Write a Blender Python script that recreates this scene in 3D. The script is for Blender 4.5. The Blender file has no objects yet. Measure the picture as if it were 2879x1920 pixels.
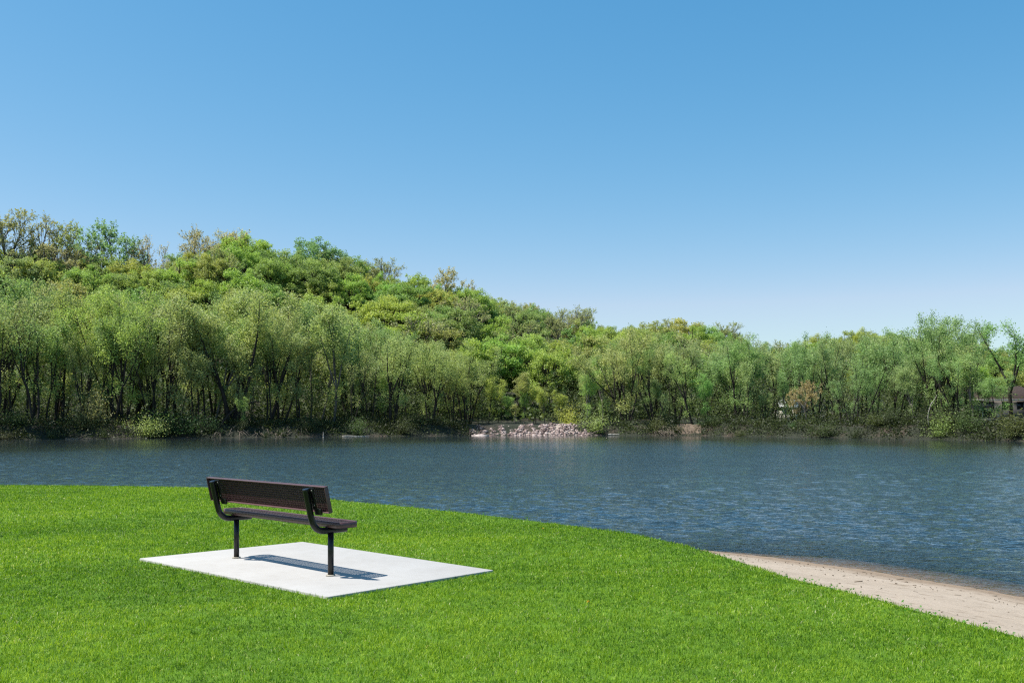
import bpy, math, random
import numpy as np
R = math.radians
rng = np.random.default_rng(7)
random.seed(7)
scn = bpy.context.scene
COL = scn.collection

# ------------------------------------------------------------------ camera frame (photo: 2879 x 1920)
EYE = 2.01                      # eye height over the water (z = 0)
F, YH = 2700.0, 1182.0          # focal length and horizon in photo pixels
K = 2879 / 2351.0               # the notes below are in 2351-px-wide pixels
FD, YHD, CXD = F / K, YH / K, 1175.5
PAD_Z = EYE - 1.267             # top of the concrete pad
SOIL_Z = PAD_Z - 0.021

cam = bpy.data.cameras.new('camera')
co = bpy.data.objects.new('camera', cam); COL.objects.link(co)
co.location = (0, 0, EYE); co.rotation_euler = (R(90), 0, 0)
cam.sensor_width = 36; cam.lens = F / 2879 * 36
cam.shift_y = (YH - 960) / 2879
cam.clip_start = 0.1; cam.clip_end = 6000
scn.camera = co

# ------------------------------------------------------------------ light
SUN_EL, SUN_AZ = 61.0, 262.0    # azimuth clockwise from +Y
w = bpy.data.worlds.new('World'); scn.world = w; w.use_nodes = True
nt = w.node_tree; nt.nodes.clear()
out = nt.nodes.new('ShaderNodeOutputWorld'); bg = nt.nodes.new('ShaderNodeBackground')
sky = nt.nodes.new('ShaderNodeTexSky'); sky.sky_type = 'NISHITA'; sky.sun_disc = False
sky.sun_elevation = R(SUN_EL); sky.sun_rotation = R(SUN_AZ)
sky.altitude = 250; sky.air_density = 1.0; sky.dust_density = 0.6; sky.ozone_density = 2.2
hs = nt.nodes.new('ShaderNodeHueSaturation'); hs.inputs['Saturation'].default_value = 1.15
nt.links.new(sky.outputs[0], hs.inputs['Color'])
sep = nt.nodes.new('ShaderNodeSeparateColor'); cmb = nt.nodes.new('ShaderNodeCombineColor'); nt.links.new(hs.outputs[0], sep.inputs[0])
for i, (gm, k) in enumerate(((1.46, .655), (.80, 1.209), (.60, 1.74))):      # clear, slightly cyan spring sky
    pw = nt.nodes.new('ShaderNodeMath'); pw.operation = 'POWER'; ml = nt.nodes.new('ShaderNodeMath'); ml.operation = 'MULTIPLY'
    nt.links.new(sep.outputs[i], pw.inputs[0]); pw.inputs[1].default_value = gm
    nt.links.new(pw.outputs[0], ml.inputs[0]); ml.inputs[1].default_value = k; nt.links.new(ml.outputs[0], cmb.inputs[i])
gr = nt.nodes.new('ShaderNodeMath'); gr.operation = 'MULTIPLY'; gr.inputs[1].default_value = 0.745
mn = nt.nodes.new('ShaderNodeMath'); mn.operation = 'MINIMUM'
nt.links.new(cmb.inputs[1].links[0].from_socket, gr.inputs[0]); nt.links.new(gr.outputs[0], mn.inputs[0])
nt.links.new(cmb.inputs[0].links[0].from_socket, mn.inputs[1]); nt.links.new(mn.outputs[0], cmb.inputs[0])
nt.links.new(cmb.outputs[0], bg.inputs[0])
bg.inputs[1].default_value = 0.10
nt.links.new(bg.outputs[0], out.inputs[0])
ld = bpy.data.lights.new('sun', 'SUN'); ld.energy = 4.6; ld.angle = R(0.55); ld.color = (1, 0.955, 0.88)
lo = bpy.data.objects.new('sun', ld); COL.objects.link(lo)
lo.rotation_euler = (R(90 - SUN_EL), 0, R(180 - SUN_AZ))
scn.view_settings.view_transform = 'Standard'; scn.view_settings.look = 'None'
scn.view_settings.exposure = 0.8; scn.view_settings.gamma = 1.0
scn.cycles.use_denoising = False; scn.cycles.filter_width = 1.25
scn.cycles.max_bounces = 8; scn.cycles.transparent_max_bounces = 12
scn.cycles.diffuse_bounces = 4; scn.cycles.glossy_bounces = 4

# ------------------------------------------------------------------ helpers
def link(o, parent=None):
    COL.objects.link(o)
    if parent is not None: o.parent = parent
    return o

def tag(o, label=None, cat=None, group=None, kind=None):
    if label: o['label'] = label
    if cat: o['category'] = cat
    if group: o['group'] = group
    if kind: o['kind'] = kind
    return o

def empty(name, loc=(0, 0, 0), rz=0.0):
    o = bpy.data.objects.new(name, None); o.empty_display_size = 0.2
    o.location = loc; o.rotation_euler = (0, 0, rz); return link(o)

def np_mesh(name, V, F4=None, F3=None, mat=None, smooth=False, var=None, extra=None):
    """fast mesh: F4 quads (n,4), F3 triangles (m,3); var = one float per face (quads first)"""
    me = bpy.data.meshes.new(name)
    V = np.asarray(V, np.float32)
    me.vertices.add(len(V)); me.vertices.foreach_set('co', V.ravel())
    q = np.zeros((0, 4), np.int32) if F4 is None or len(F4) == 0 else np.asarray(F4, np.int32)
    t = np.zeros((0, 3), np.int32) if F3 is None or len(F3) == 0 else np.asarray(F3, np.int32)
    me.loops.add(q.size + t.size)
    me.loops.foreach_set('vertex_index', np.concatenate([q.ravel(), t.ravel()]))
    n = len(q) + len(t)
    me.polygons.add(n)
    me.polygons.foreach_set('loop_start', np.concatenate([np.arange(len(q)) * 4, q.size + np.arange(len(t)) * 3]).astype(np.int32))
    if smooth: me.polygons.foreach_set('use_smooth', np.ones(n, bool))
    if var is not None:
        a = me.attributes.new('var', 'FLOAT', 'FACE'); a.data.foreach_set('value', np.asarray(var, np.float32))
    if extra is not None:
        for k, val in extra.items():
            a = me.attributes.new(k, 'FLOAT', 'POINT'); a.data.foreach_set('value', np.asarray(val, np.float32))
    me.update(calc_edges=True); me.validate(verbose=False)
    if mat is not None: me.materials.append(mat)
    return me

def mobj(name, me, parent=None, loc=None):
    o = bpy.data.objects.new(name, me)
    if loc is not None: o.location = loc
    return link(o, parent)

class Geo:
    """collects tubes, boxes and plates into one mesh"""
    def __init__(s): s.V = []; s.Q = []; s.T = []; s.n = 0
    def add(s, V, Q=(), T=()):
        V = np.asarray(V, float).reshape(-1, 3)
        s.V.append(V)
        if len(Q): s.Q.append(np.asarray(Q, int) + s.n)
        if len(T): s.T.append(np.asarray(T, int) + s.n)
        s.n += len(V)
    def tube(s, P, rad, sides=6, cap=True):
        P = np.asarray(P, float); m = len(P)
        rad = np.broadcast_to(np.asarray(rad, float), (m,))
        T = np.gradient(P, axis=0); T /= np.linalg.norm(T, axis=1)[:, None] + 1e-12
        ref = np.array([0, 0, 1.0]) if abs(T[0][2]) < 0.9 else np.array([1.0, 0, 0])
        A = np.cross(T, ref); A /= np.linalg.norm(A, axis=1)[:, None] + 1e-12
        B = np.cross(T, A)
        a = np.arange(sides) * 2 * np.pi / sides
        V = P[:, None, :] + rad[:, None, None] * (np.cos(a)[None, :, None] * A[:, None, :] + np.sin(a)[None, :, None] * B[:, None, :])
        i = np.arange(m - 1)[:, None] * sides; j = np.arange(sides)[None, :]; j2 = (j + 1) % sides
        Q = np.stack([i + j, i + j2, i + sides + j2, i + sides + j], -1).reshape(-1, 4)
        V = V.reshape(-1, 3); Tt = []
        if cap:
            V = np.vstack([V, P[0], P[-1]]); c0 = m * sides; c1 = c0 + 1
            for k in range(sides):
                Tt.append((c0, (k + 1) % sides, k)); Tt.append((c1, (m - 1) * sides + k, (m - 1) * sides + (k + 1) % sides))
        s.add(V, Q, Tt)
    def box(s, c, ax, ay, az):
        """centre and three half-axis vectors"""
        c, ax, ay, az = (np.asarray(v, float) for v in (c, ax, ay, az))
        V = [c + i * ax + j * ay + k * az for k in (-1, 1) for j in (-1, 1) for i in (-1, 1)]
        s.add(V, [(0, 2, 3, 1), (4, 5, 7, 6), (0, 1, 5, 4), (2, 6, 7, 3), (0, 4, 6, 2), (1, 3, 7, 5)])
    def bx(s, x0, x1, y0, y1, z0, z1):
        s.box(((x0 + x1) / 2, (y0 + y1) / 2, (z0 + z1) / 2), ((x1 - x0) / 2, 0, 0), (0, (y1 - y0) / 2, 0), (0, 0, (z1 - z0) / 2))
    def mesh(s, name, mat, smooth=False):
        V = np.vstack(s.V)
        return np_mesh(name, V, np.vstack(s.Q) if s.Q else None, np.vstack(s.T) if s.T else None, mat, smooth)
    def obj(s, name, mat, parent=None, smooth=False, bevel=0.0):
        o = mobj(name, s.mesh(name, mat, smooth), parent)
        if bevel:
            b = o.modifiers.new('bevel', 'BEVEL'); b.width = bevel; b.segments = 2; b.limit_method = 'ANGLE'
        return o

def new_mat(name):
    m = bpy.data.materials.new(name); m.use_nodes = True
    nt = m.node_tree; nt.nodes.clear()
    N = lambda t: nt.nodes.new(t)
    L = nt.links.new
    o = N('ShaderNodeOutputMaterial')
    return m, N, L, o

def noise(N, L, vec, scale, detail=3, rough=0.55, w=None):
    n = N('ShaderNodeTexNoise'); n.inputs['Scale'].default_value = scale
    n.inputs['Detail'].default_value = detail; n.inputs['Roughness'].default_value = rough
    if vec is not None: L(vec, n.inputs['Vector'])
    return n

def ramp(N, L, fac, stops):
    r = N('ShaderNodeValToRGB'); e = r.color_ramp.elements
    while len(e) < len(stops): e.new(0.5)
    for x, (p, c) in zip(e, stops):
        x.position = p; x.color = (*c, 1) if len(c) == 3 else c
    L(fac, r.inputs[0]); return r

def mixc(N, L, mode, fac, a, b):
    m = N('ShaderNodeMix'); m.data_type = 'RGBA'; m.blend_type = mode
    for sock, v in ((m.inputs[0], fac), (m.inputs[6], a), (m.inputs[7], b)):
        if hasattr(v, 'is_output'): L(v, sock)
        else: sock.default_value = v if not isinstance(v, tuple) else (*v, 1)
    return m.outputs[2]

def mathn(N, L, op, a, b=None, clamp=False):
    m = N('ShaderNodeMath'); m.operation = op; m.use_clamp = clamp
    for i, v in enumerate((a, b)):
        if v is None: continue
        if hasattr(v, 'is_output'): L(v, m.inputs[i])
        else: m.inputs[i].default_value = v
    return m.outputs[0]

def pbr(name, color, rough=0.6, spec=0.5, var=0.0, scale=20, bump=0.0, bscale=60, coat=0.0, dark=None):
    m, N, L, o = new_mat(name)
    p = N('ShaderNodeBsdfPrincipled'); L(p.outputs[0], o.inputs[0])
    p.inputs['Roughness'].default_value = rough; p.inputs['Specular IOR Level'].default_value = spec
    p.inputs['Coat Weight'].default_value = coat; p.inputs['Coat Roughness'].default_value = 0.15
    tc = N('ShaderNodeTexCoord')
    if var > 0:
        n = noise(N, L, tc.outputs['Object'], scale, 5)
        lo_ = tuple(c * (1 - var) for c in color) if dark is None else dark
        hi_ = tuple(min(1, c * (1 + var)) for c in color)
        r = ramp(N, L, n.outputs[0], [(0.3, lo_), (0.7, hi_)])
        L(r.outputs[0], p.inputs['Base Color'])
    else: p.inputs['Base Color'].default_value = (*color, 1)
    if bump > 0:
        n2 = noise(N, L, tc.outputs['Object'], bscale, 4)
        b = N('ShaderNodeBump'); b.inputs['Strength'].default_value = bump; b.inputs['Distance'].default_value = 0.02
        L(n2.outputs[0], b.inputs['Height']); L(b.outputs[0], p.inputs['Normal'])
    return m

LEAFK = 2.75
def leaf_mat(name, use_obj=True, color=(0.1, 0.16, 0.04), trans=0.35, vlo=0.70, vhi=1.28, rough=0.55, hue=True):
    """leaves: the tree's own colour (object colour) with a spread from leaf to leaf"""
    m, N, L, o = new_mat(name)
    a = N('ShaderNodeAttribute'); a.attribute_name = 'var'; a.attribute_type = 'GEOMETRY'
    if use_obj:
        oi = N('ShaderNodeObjectInfo'); base = mixc(N, L, 'MULTIPLY', 1.0, oi.outputs['Color'], (LEAFK, LEAFK, LEAFK))
    else:
        rgb = N('ShaderNodeRGB'); rgb.outputs[0].default_value = (*color, 1); base = rgb.outputs[0]
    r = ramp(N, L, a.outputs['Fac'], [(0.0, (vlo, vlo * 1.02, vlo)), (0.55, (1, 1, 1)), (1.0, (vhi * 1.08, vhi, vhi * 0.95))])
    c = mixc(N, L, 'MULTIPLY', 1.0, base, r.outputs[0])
    p = N('ShaderNodeBsdfPrincipled'); L(c, p.inputs['Base Color'])
    p.inputs['Roughness'].default_value = rough; p.inputs['Specular IOR Level'].default_value = 0.35
    t = N('ShaderNodeBsdfTranslucent')
    c2 = mixc(N, L, 'MULTIPLY', 1.0, c, (1.08, 1.10, 0.8)); L(c2, t.inputs[0])
    mx = N('ShaderNodeMixShader'); mx.inputs[0].default_value = trans
    L(p.outputs[0], mx.inputs[1]); L(t.outputs[0], mx.inputs[2]); L(mx.outputs[0], o.inputs[0])
    return m

# ------------------------------------------------------------------ lie of the land
def D(x, y, Y):                 # photo pixel (2351 wide) at a depth -> (X, Z)
    return (x - CXD) * Y / FD, EYE - (y - YHD) * Y / FD

# lawn edge and near waterline as polar curves around the photographer (degrees clockwise from +Y)
def ground_pt(x, y, h):
    Y = FD * h / (y - YHD); return (x - CXD) * Y / FD, Y
EDGE_PX = [(0, 1112), (200, 1113), (470, 1118), (640, 1131), (800, 1149), (1000, 1168), (1180, 1188), (1300, 1203), (1450, 1222),
           (1560, 1246), (1640, 1268), (1740, 1300), (1820, 1325), (1960, 1358), (2100, 1395), (2230, 1428), (2351, 1459)]
E_TH, E_R = [-180, -90, -60, -42], [40, 40, 34, 27]
for px in EDGE_PX:
    X, Y = ground_pt(*px, EYE - PAD_Z + 0.005)
    E_TH.append(math.degrees(math.atan2(X, Y))); E_R.append(math.hypot(X, Y))
E_TH += [45, 70, 100, 140, 180]; E_R += [5.4, 5.2, 6.5, 14, 40]
S_PX = [(1638, 1265), (1845, 1288), (2032, 1316), (2220, 1347), (2351, 1373)]
S_TH, S_R = [-180, -90, -60, -41, -24, -12.3, -2.9, 5.5], [70, 62, 54, 45, 29.5, 23.0, 19.0, 16.4]
for px in S_PX:
    X, Y = ground_pt(*px, EYE)
    S_TH.append(math.degrees(math.atan2(X, Y))); S_R.append(math.hypot(X, Y))
S_TH += [45, 70, 100, 140, 180]; S_R += [12.2, 12.5, 16, 34, 70]
def edge_r(th): return np.interp(th, E_TH, E_R)
def shore_r(th): return np.interp(th, S_TH, S_R)
# far bank: depth of the waterline against X/Y
FT = [(-3, 60), (-1.2, 88), (-0.53, 99), (-0.35, 110), (-0.17, 120), (0, 129), (0.1, 130), (0.19, 127), (0.37, 109), (0.53, 93), (0.8, 80), (3, 40)]
FTx, FTy = [a for a, b in FT], [b for a, b in FT]
def far_shore(t): return np.interp(t, FTx, FTy)
# skyline of the wood (2351-px columns) -> height of the ground along the ridge
RIDGE_PX = [(-2500, 700), (-900, 560), (-300, 560), (0, 566), (150, 582), (280, 584), (380, 598), (450, 562), (560, 548), (700, 572), (860, 606), (1000, 640),
            (1130, 672), (1220, 700), (1340, 722), (1440, 745), (1560, 745), (1680, 752), (1770, 790), (1850, 768), (1950, 748), (2050, 752), (2200, 775), (2351, 790), (3200, 830), (5000, 880)]
RIDGE_T = [(x - CXD) / FD for x, y in RIDGE_PX]
def ridge_depth(t): return np.interp(t, [-1.2, -0.5, -0.2, 0.1, 0.25, 0.6, 1.2], [200, 215, 235, 265, 290, 300, 280])
TREE_H = 12.5
def ridge_z(t):
    y = np.interp(t, RIDGE_T, [b for a, b in RIDGE_PX])
    return np.maximum(4.0, EYE + (YHD - y) * ridge_depth(t) / FD - TREE_H)
def hill_foot(t): return np.interp(t, [-0.6, -0.2, 0.05, 0.2, 0.45, 1.0], [30, 32, 26, 40, 120, 120])
def smooth(a): a = np.clip(a, 0, 1); return a * a * (3 - 2 * a)
def bumps(X, Y, s=1.0): return np.sin(X * 0.21 * s + 1.3 * np.sin(Y * 0.13 * s)) * np.cos(Y * 0.17 * s + 0.7)
def far_z(X, Y):
    X = np.asarray(X, float); Y = np.asarray(Y, float)
    Ys = np.maximum(Y, 1.0); t = np.clip(X / Ys, -3, 3)
    s = Y - far_shore(t)
    z = np.where(s < 0, np.maximum(-2.2, 0.16 * s), 1.35 * smooth(s / 3.2) + np.clip((s - 3) / 40, 0, 1) * 0.9 + 0.12 * bumps(X, Y, 3))
    foot = hill_foot(t); q = (s - foot) / np.maximum(ridge_depth(t) - far_shore(t) - foot, 20)
    rise = np.where(q < 1, smooth(np.clip(q, 0, 1)) * 0.55 + 0.45 * np.clip(q, 0, 1), 1.0 - 0.12 * np.clip(q - 1, 0, 3))
    return z + np.where(s > foot, (ridge_z(t) - 2.2) * rise + 0.8 * bumps(X, Y, 0.6) * np.clip(q, 0, 1), 0)
def near_z(th, r):
    le, sh = edge_r(th), shore_r(th)
    p = np.clip((r - le) / (sh - le), 0, 1)
    z = np.where(r <= le, SOIL_Z, np.where(r < sh, 0.62 * (1 - p) ** 1.1 , np.maximum(-2.2, -0.045 * (r - sh) * np.interp(th, [4, 12.5, 19], [6, 2.2, 1.0]) - 0.018 * np.maximum(r - sh, 0) ** 2)))
    return z
def polar(th, r): a = np.radians(th); return r * np.sin(a), r * np.cos(a)

def grid_mesh(name, X, Y, Z, mat, smooth=True, extra=None):
    n, m = X.shape
    V = np.stack([X, Y, Z], -1).reshape(-1, 3)
    i = np.arange(n - 1)[:, None] * m; j = np.arange(m - 1)[None, :]
    Q = np.stack([i + j, i + j + 1, i + m + j + 1, i + m + j], -1).reshape(-1, 4)
    nrm = np.cross(V[Q[0, 1]] - V[Q[0, 0]], V[Q[0, 3]] - V[Q[0, 0]])
    if nrm[2] < 0: Q = Q[:, ::-1]
    return np_mesh(name, V, Q, None, mat, smooth, extra=extra)

# ------------------------------------------------------------------ ground materials
def soil_mat():
    m, N, L, o = new_mat('lawn_soil')
    g = N('ShaderNodeNewGeometry'); n = noise(N, L, g.outputs['Position'], 9, 6)
    r = ramp(N, L, n.outputs[0], [(0.3, (0.05, 0.105, 0.010)), (0.7, (0.10, 0.19, 0.018))])
    p = N('ShaderNodeBsdfPrincipled'); L(r.outputs[0], p.inputs['Base Color']); p.inputs['Roughness'].default_value = 0.95
    p.inputs['Specular IOR Level'].default_value = 0.1
    L(p.outputs[0], o.inputs[0]); return m
def sand_mat():
    m, N, L, o = new_mat('beach_sand')
    g = N('ShaderNodeNewGeometry'); pos = g.outputs['Position']
    n1 = noise(N, L, pos, 1.1, 4); n2 = noise(N, L, pos, 26, 6, 0.7); n3 = noise(N, L, pos, 5.5, 5, 0.65)
    c1 = ramp(N, L, n1.outputs[0], [(0.3, (0.305, 0.250, 0.193)), (0.7, (0.350, 0.290, 0.228))]).outputs[0]
    c2 = ramp(N, L, n3.outputs[0], [(0.28, (0.55, 0.5, 0.45)), (0.45, (1, 1, 1))]).outputs[0]
    c3 = ramp(N, L, n2.outputs[0], [(0.25, (0.6, 0.57, 0.53)), (0.42, (1, 1, 1)), (0.75, (1.1, 1.1, 1.1))]).outputs[0]
    c = mixc(N, L, 'MULTIPLY', 1.0, c1, c2); c = mixc(N, L, 'MULTIPLY', 1.0, c, c3)
    # wet sand by the waterline
    sx = N('ShaderNodeSeparateXYZ'); L(pos, sx.inputs[0])
    jit = mathn(N, L, 'MULTIPLY', n1.outputs[0], 0.05)
    zz = mathn(N, L, 'SUBTRACT', sx.outputs[2], jit)
    wet = ramp(N, L, mathn(N, L, 'MULTIPLY', zz, 12.0), [(0.0, (0.66, 0.60, 0.54)), (0.35, (0.85, 0.82, 0.79)), (0.9, (1, 1, 1))]).outputs[0]
    c = mixc(N, L, 'MULTIPLY', 1.0, c, wet)
    p = N('ShaderNodeBsdfPrincipled'); L(c, p.inputs['Base Color']); p.inputs['Roughness'].default_value = 0.9
    p.inputs['Specular IOR Level'].default_value = 0.2
    b = N('ShaderNodeBump'); b.inputs['Strength'].default_value = 0.55; b.inputs['Distance'].default_value = 0.05
    h = mathn(N, L, 'ADD', mathn(N, L, 'MULTIPLY', n3.outputs[0], 0.7), mathn(N, L, 'MULTIPLY', n2.outputs[0], 0.35))
    L(h, b.inputs['Height']); L(b.outputs[0], p.inputs['Normal'])
    L(p.outputs[0], o.inputs[0]); return m
def bank_mat():
    m, N, L, o = new_mat('woodland_floor')
    g = N('ShaderNodeNewGeometry'); pos = g.outputs['Position']
    n1 = noise(N, L, pos, 0.35, 5, 0.6); n2 = noise(N, L, pos, 3.0, 6, 0.7)
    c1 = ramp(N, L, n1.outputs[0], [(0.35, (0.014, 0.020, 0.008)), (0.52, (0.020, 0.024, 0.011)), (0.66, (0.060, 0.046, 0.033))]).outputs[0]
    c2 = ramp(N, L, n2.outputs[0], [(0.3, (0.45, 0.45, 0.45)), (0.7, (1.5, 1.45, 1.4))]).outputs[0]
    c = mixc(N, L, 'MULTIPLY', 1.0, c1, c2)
    p = N('ShaderNodeBsdfPrincipled'); L(c, p.inputs['Base Color']); p.inputs['Roughness'].default_value = 0.95
    b = N('ShaderNodeBump'); b.inputs['Strength'].default_value = 0.9; b.inputs['Distance'].default_value = 0.3
    L(n2.outputs[0], b.inputs['Height']); L(b.outputs[0], p.inputs['Normal'])
    L(p.outputs[0], o.inputs[0]); return m
M_SOIL, M_SAND, M_BANK = soil_mat(), sand_mat(), bank_mat()

# lawn sheet, beach, river bed, far bank with the wooded hill
th = np.concatenate([np.linspace(-180, -45, 40, endpoint=False), np.linspace(-45, 45, 241), np.linspace(45, 180, 41)[1:]])
TH, P = np.meshgrid(th, np.linspace(0, 1, 26), indexing='ij')
Rr = edge_r(TH) * P + 0.001
X, Y = polar(TH, Rr)
tag(mobj('lawn', grid_mesh('lawn', X, Y, np.full_like(X, SOIL_Z), M_SOIL)), kind='structure')
TH, P = np.meshgrid(th, np.concatenate([np.linspace(0, 1.35, 60), np.linspace(1.4, 3.2, 24)]), indexing='ij')
Rr = edge_r(TH) - 0.03 + (shore_r(TH) - edge_r(TH) + 0.03) * P
X, Y = polar(TH, Rr)
Z = near_z(TH, Rr); Z[:, 0] = SOIL_Z - 0.005
Z = Z + 0.012 * np.sin(X * 2.1 + np.sin(Y * 1.7)) * np.cos(Y * 2.6) * np.clip((Z + 0.05) * 6, 0, 1) * (P > 0.05)
tag(mobj('beach', grid_mesh('beach', X, Y, Z, M_SAND)), kind='structure')
# river bed and far terrain on an (X/Y, Y) fan plus wide flanks
tt = np.concatenate([np.linspace(-2.6, -0.62, 30, endpoint=False), np.linspace(-0.62, 0.62, 150), np.linspace(0.62, 2.6, 31)[1:]])
ss = np.concatenate([np.linspace(-30, -2, 8, endpoint=False), np.linspace(-2, 6, 26, endpoint=False), np.linspace(6, 60, 28, endpoint=False), np.linspace(60, 330, 56)])
T2, S2 = np.meshgrid(tt, ss, indexing='ij')
Y2 = far_shore(T2) + S2; X2 = T2 * Y2
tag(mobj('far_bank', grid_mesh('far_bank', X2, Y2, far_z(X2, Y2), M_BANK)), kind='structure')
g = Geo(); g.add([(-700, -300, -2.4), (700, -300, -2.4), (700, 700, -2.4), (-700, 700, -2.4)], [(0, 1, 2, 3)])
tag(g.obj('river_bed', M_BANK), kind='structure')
# land beyond the hill out to the horizon
a = np.linspace(-75, 75, 60); TA, RA = np.meshgrid(a, np.array([330.0, 700, 1500, 3500]), indexing='ij')
X, Y = polar(TA, RA)
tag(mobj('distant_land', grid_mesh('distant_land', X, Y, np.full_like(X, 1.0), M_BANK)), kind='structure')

# ------------------------------------------------------------------ water
def water_mat():
    m, N, L, o = new_mat('river_water')
    g = N('ShaderNodeNewGeometry'); pos = g.outputs['Position']
    mp = N('ShaderNodeMapping'); L(pos, mp.inputs[0]); mp.inputs['Scale'].default_value = (0.62, 1.35, 1)
    mp.inputs['Rotation'].default_value = (0, 0, R(8))
    n0 = noise(N, L, mp.outputs[0], 0.33, 3, 0.55); n1 = noise(N, L, mp.outputs[0], 0.9, 2, 0.5); n2 = noise(N, L, mp.outputs[0], 3.2, 3, 0.6); n3 = noise(N, L, mp.outputs[0], 9.0, 2, 0.6)
    gust = noise(N, L, pos, 0.06, 4, 0.6)
    fa = N('ShaderNodeAttribute'); fa.attribute_name = 'fetch'
    h = mathn(N, L, 'ADD', mathn(N, L, 'MULTIPLY', n1.outputs[0], 0.10), mathn(N, L, 'MULTIPLY', n2.outputs[0], 0.07))
    h = mathn(N, L, 'ADD', h, mathn(N, L, 'MULTIPLY', n3.outputs[0], 0.040))
    b = N('ShaderNodeBump'); b.inputs['Distance'].default_value = 1.0
    h = mathn(N, L, 'ADD', h, mathn(N, L, 'MULTIPLY', n0.outputs[0], 0.10))
    st = ramp(N, L, gust.outputs[0], [(0.35, (0.60,) * 3), (0.65, (1.0,) * 3)])
    L(mathn(N, L, 'MULTIPLY', st.outputs[0], fa.outputs['Fac']), b.inputs['Strength']); L(h, b.inputs['Height'])
    # bottom shows through where shallow; deeper water is murky green-brown
    a = N('ShaderNodeAttribute'); a.attribute_name = 'depth'
    dn = noise(N, L, pos, 0.9, 4, 0.65)
    fade = ramp(N, L, mathn(N, L, 'MULTIPLY', a.outputs['Fac'], mathn(N, L, 'ADD', mathn(N, L, 'MULTIPLY', dn.outputs[0], 2.4), -0.25)), [(0.0, (0.06,) * 3), (0.04, (0.38,) * 3), (0.16, (0.72,) * 3), (0.6, (1, 1, 1))])
    murk = N('ShaderNodeBsdfDiffuse'); murk.inputs[0].default_value = (0.015, 0.027, 0.031, 1)
    clear = N('ShaderNodeBsdfTransparent'); clear.inputs[0].default_value = (0.88, 0.84, 0.77, 1)
    body = N('ShaderNodeMixShader'); L(fade.outputs[0], body.inputs[0]); L(clear.outputs[0], body.inputs[1]); L(murk.outputs[0], body.inputs[2])
    gl = N('ShaderNodeBsdfGlossy'); gl.inputs['Roughness'].default_value = 0.08; gl.inputs[0].default_value = (1, 1, 1, 1)
    L(b.outputs[0], gl.inputs['Normal'])
    fr = N('ShaderNodeFresnel'); fr.inputs[0].default_value = 1.333; L(b.outputs[0], fr.inputs['Normal'])
    mx = N('ShaderNodeMixShader'); L(fr.outputs[0], mx.inputs[0]); L(body.outputs[0], mx.inputs[1]); L(gl.outputs[0], mx.inputs[2])
    L(mx.outputs[0], o.inputs[0]); return m
M_WATER = water_mat()
def wave_water():
    rg = np.random.default_rng(21)
    th = np.concatenate([np.linspace(-110, -36, 90, endpoint=False), np.linspace(-36, 36, 760), np.linspace(36, 110, 91)[1:]])
    st = [0.0]
    while st[-1] < 300: st.append(st[-1] + 0.035 + 0.0031 * st[-1] + (0.02 * (st[-1] - 90) if st[-1] > 90 else 0))
    st = np.array(st)
    TH, S = np.meshgrid(th, st, indexing='ij')
    Rr = np.maximum(shore_r(TH) - 1.2, 2) + S
    X, Y = polar(TH, Rr)
    Yw = np.maximum(Y, 1); s_far = far_shore(np.clip(X / Yw, -3, 3)) - Yw
    fetch = 0.06 + 0.94 * smooth((s_far - 6) / 70)                   # sheltered under the far bank
    dep = -near_z(TH, Rr)
    dr = 0.035 + 0.0031 * S
    Z = np.zeros_like(X)
    gust = 0.72 + 0.45 * (np.sin(X * .11 + 1.7 * np.sin(Y * .05)) * np.sin(Y * .09 + X * .03 + 1.0))
    for i in range(52):
        lam = 0.15 * (4.6 ** rg.random()); k = 2 * np.pi / lam
        d = rg.normal(0, 0.62) + 1.45                                 # mostly across the river
        slope = 0.033 * (lam / 0.4) ** -0.25
        keep = smooth((lam / dr - 2.2) / 3.0)
        ph = k * (X * math.cos(d) + Y * math.sin(d)) + rg.uniform(0, 6.28) + 1.1 * np.sin(X * .23 * rg.uniform(.5, 1.5) + Y * .17 * rg.uniform(.5, 1.5) + rg.uniform(0, 6))
        Z += slope / k * np.sin(ph) * keep
    Z *= fetch * gust * np.clip((dep + 0.03) / 0.70, 0.10, 1)
    me = grid_mesh('water', X, Y, Z, M_WATER, extra={'depth': np.clip(dep, 0, 3).ravel(), 'fetch': fetch.ravel()})
    tag(mobj('water', me), kind='structure')
wave_water()

# ------------------------------------------------------------------ bench on its pad
BX, BY, BYAW = -1.480, 7.841, -0.762
P_SP, E_S, E_B, V0, V1 = 1.464, 0.179, 0.192, -0.050, 0.153
SEAT_Z, SEAT_T = 0.450, 0.048
VBT, ZT, VBB, ZB, BD = -0.201, 0.742, -0.153, 0.530, 0.036
M_BROWN = pbr('brown_coated_steel', (0.030, 0.0092, 0.0096), 0.45, 0.30, 0.15, 30, 0.15, 220)
M_RIM = pbr('sunlit_brown_edge', (0.085, 0.043, 0.045), 0.42, 0.45, 0.15, 30)  # lighter copy of the bench brown, sun and sky sheen painted into the lips
M_BLACK = pbr('black_painted_steel', (0.005, 0.005, 0.006), 0.34, 0.42, 0.3, 25, 0.05, 90)
M_STEEL = pbr('dull_bolt_steel', (0.30, 0.29, 0.27), 0.4)
M_STEEL.node_tree.nodes['Principled BSDF'].inputs['Metallic'].default_value = 0.8
bench = empty('park_bench', (BX, BY, PAD_Z), BYAW)
tag(bench, 'dark brown mesh bench on black posts, facing the water from the concrete pad', 'bench')
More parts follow.
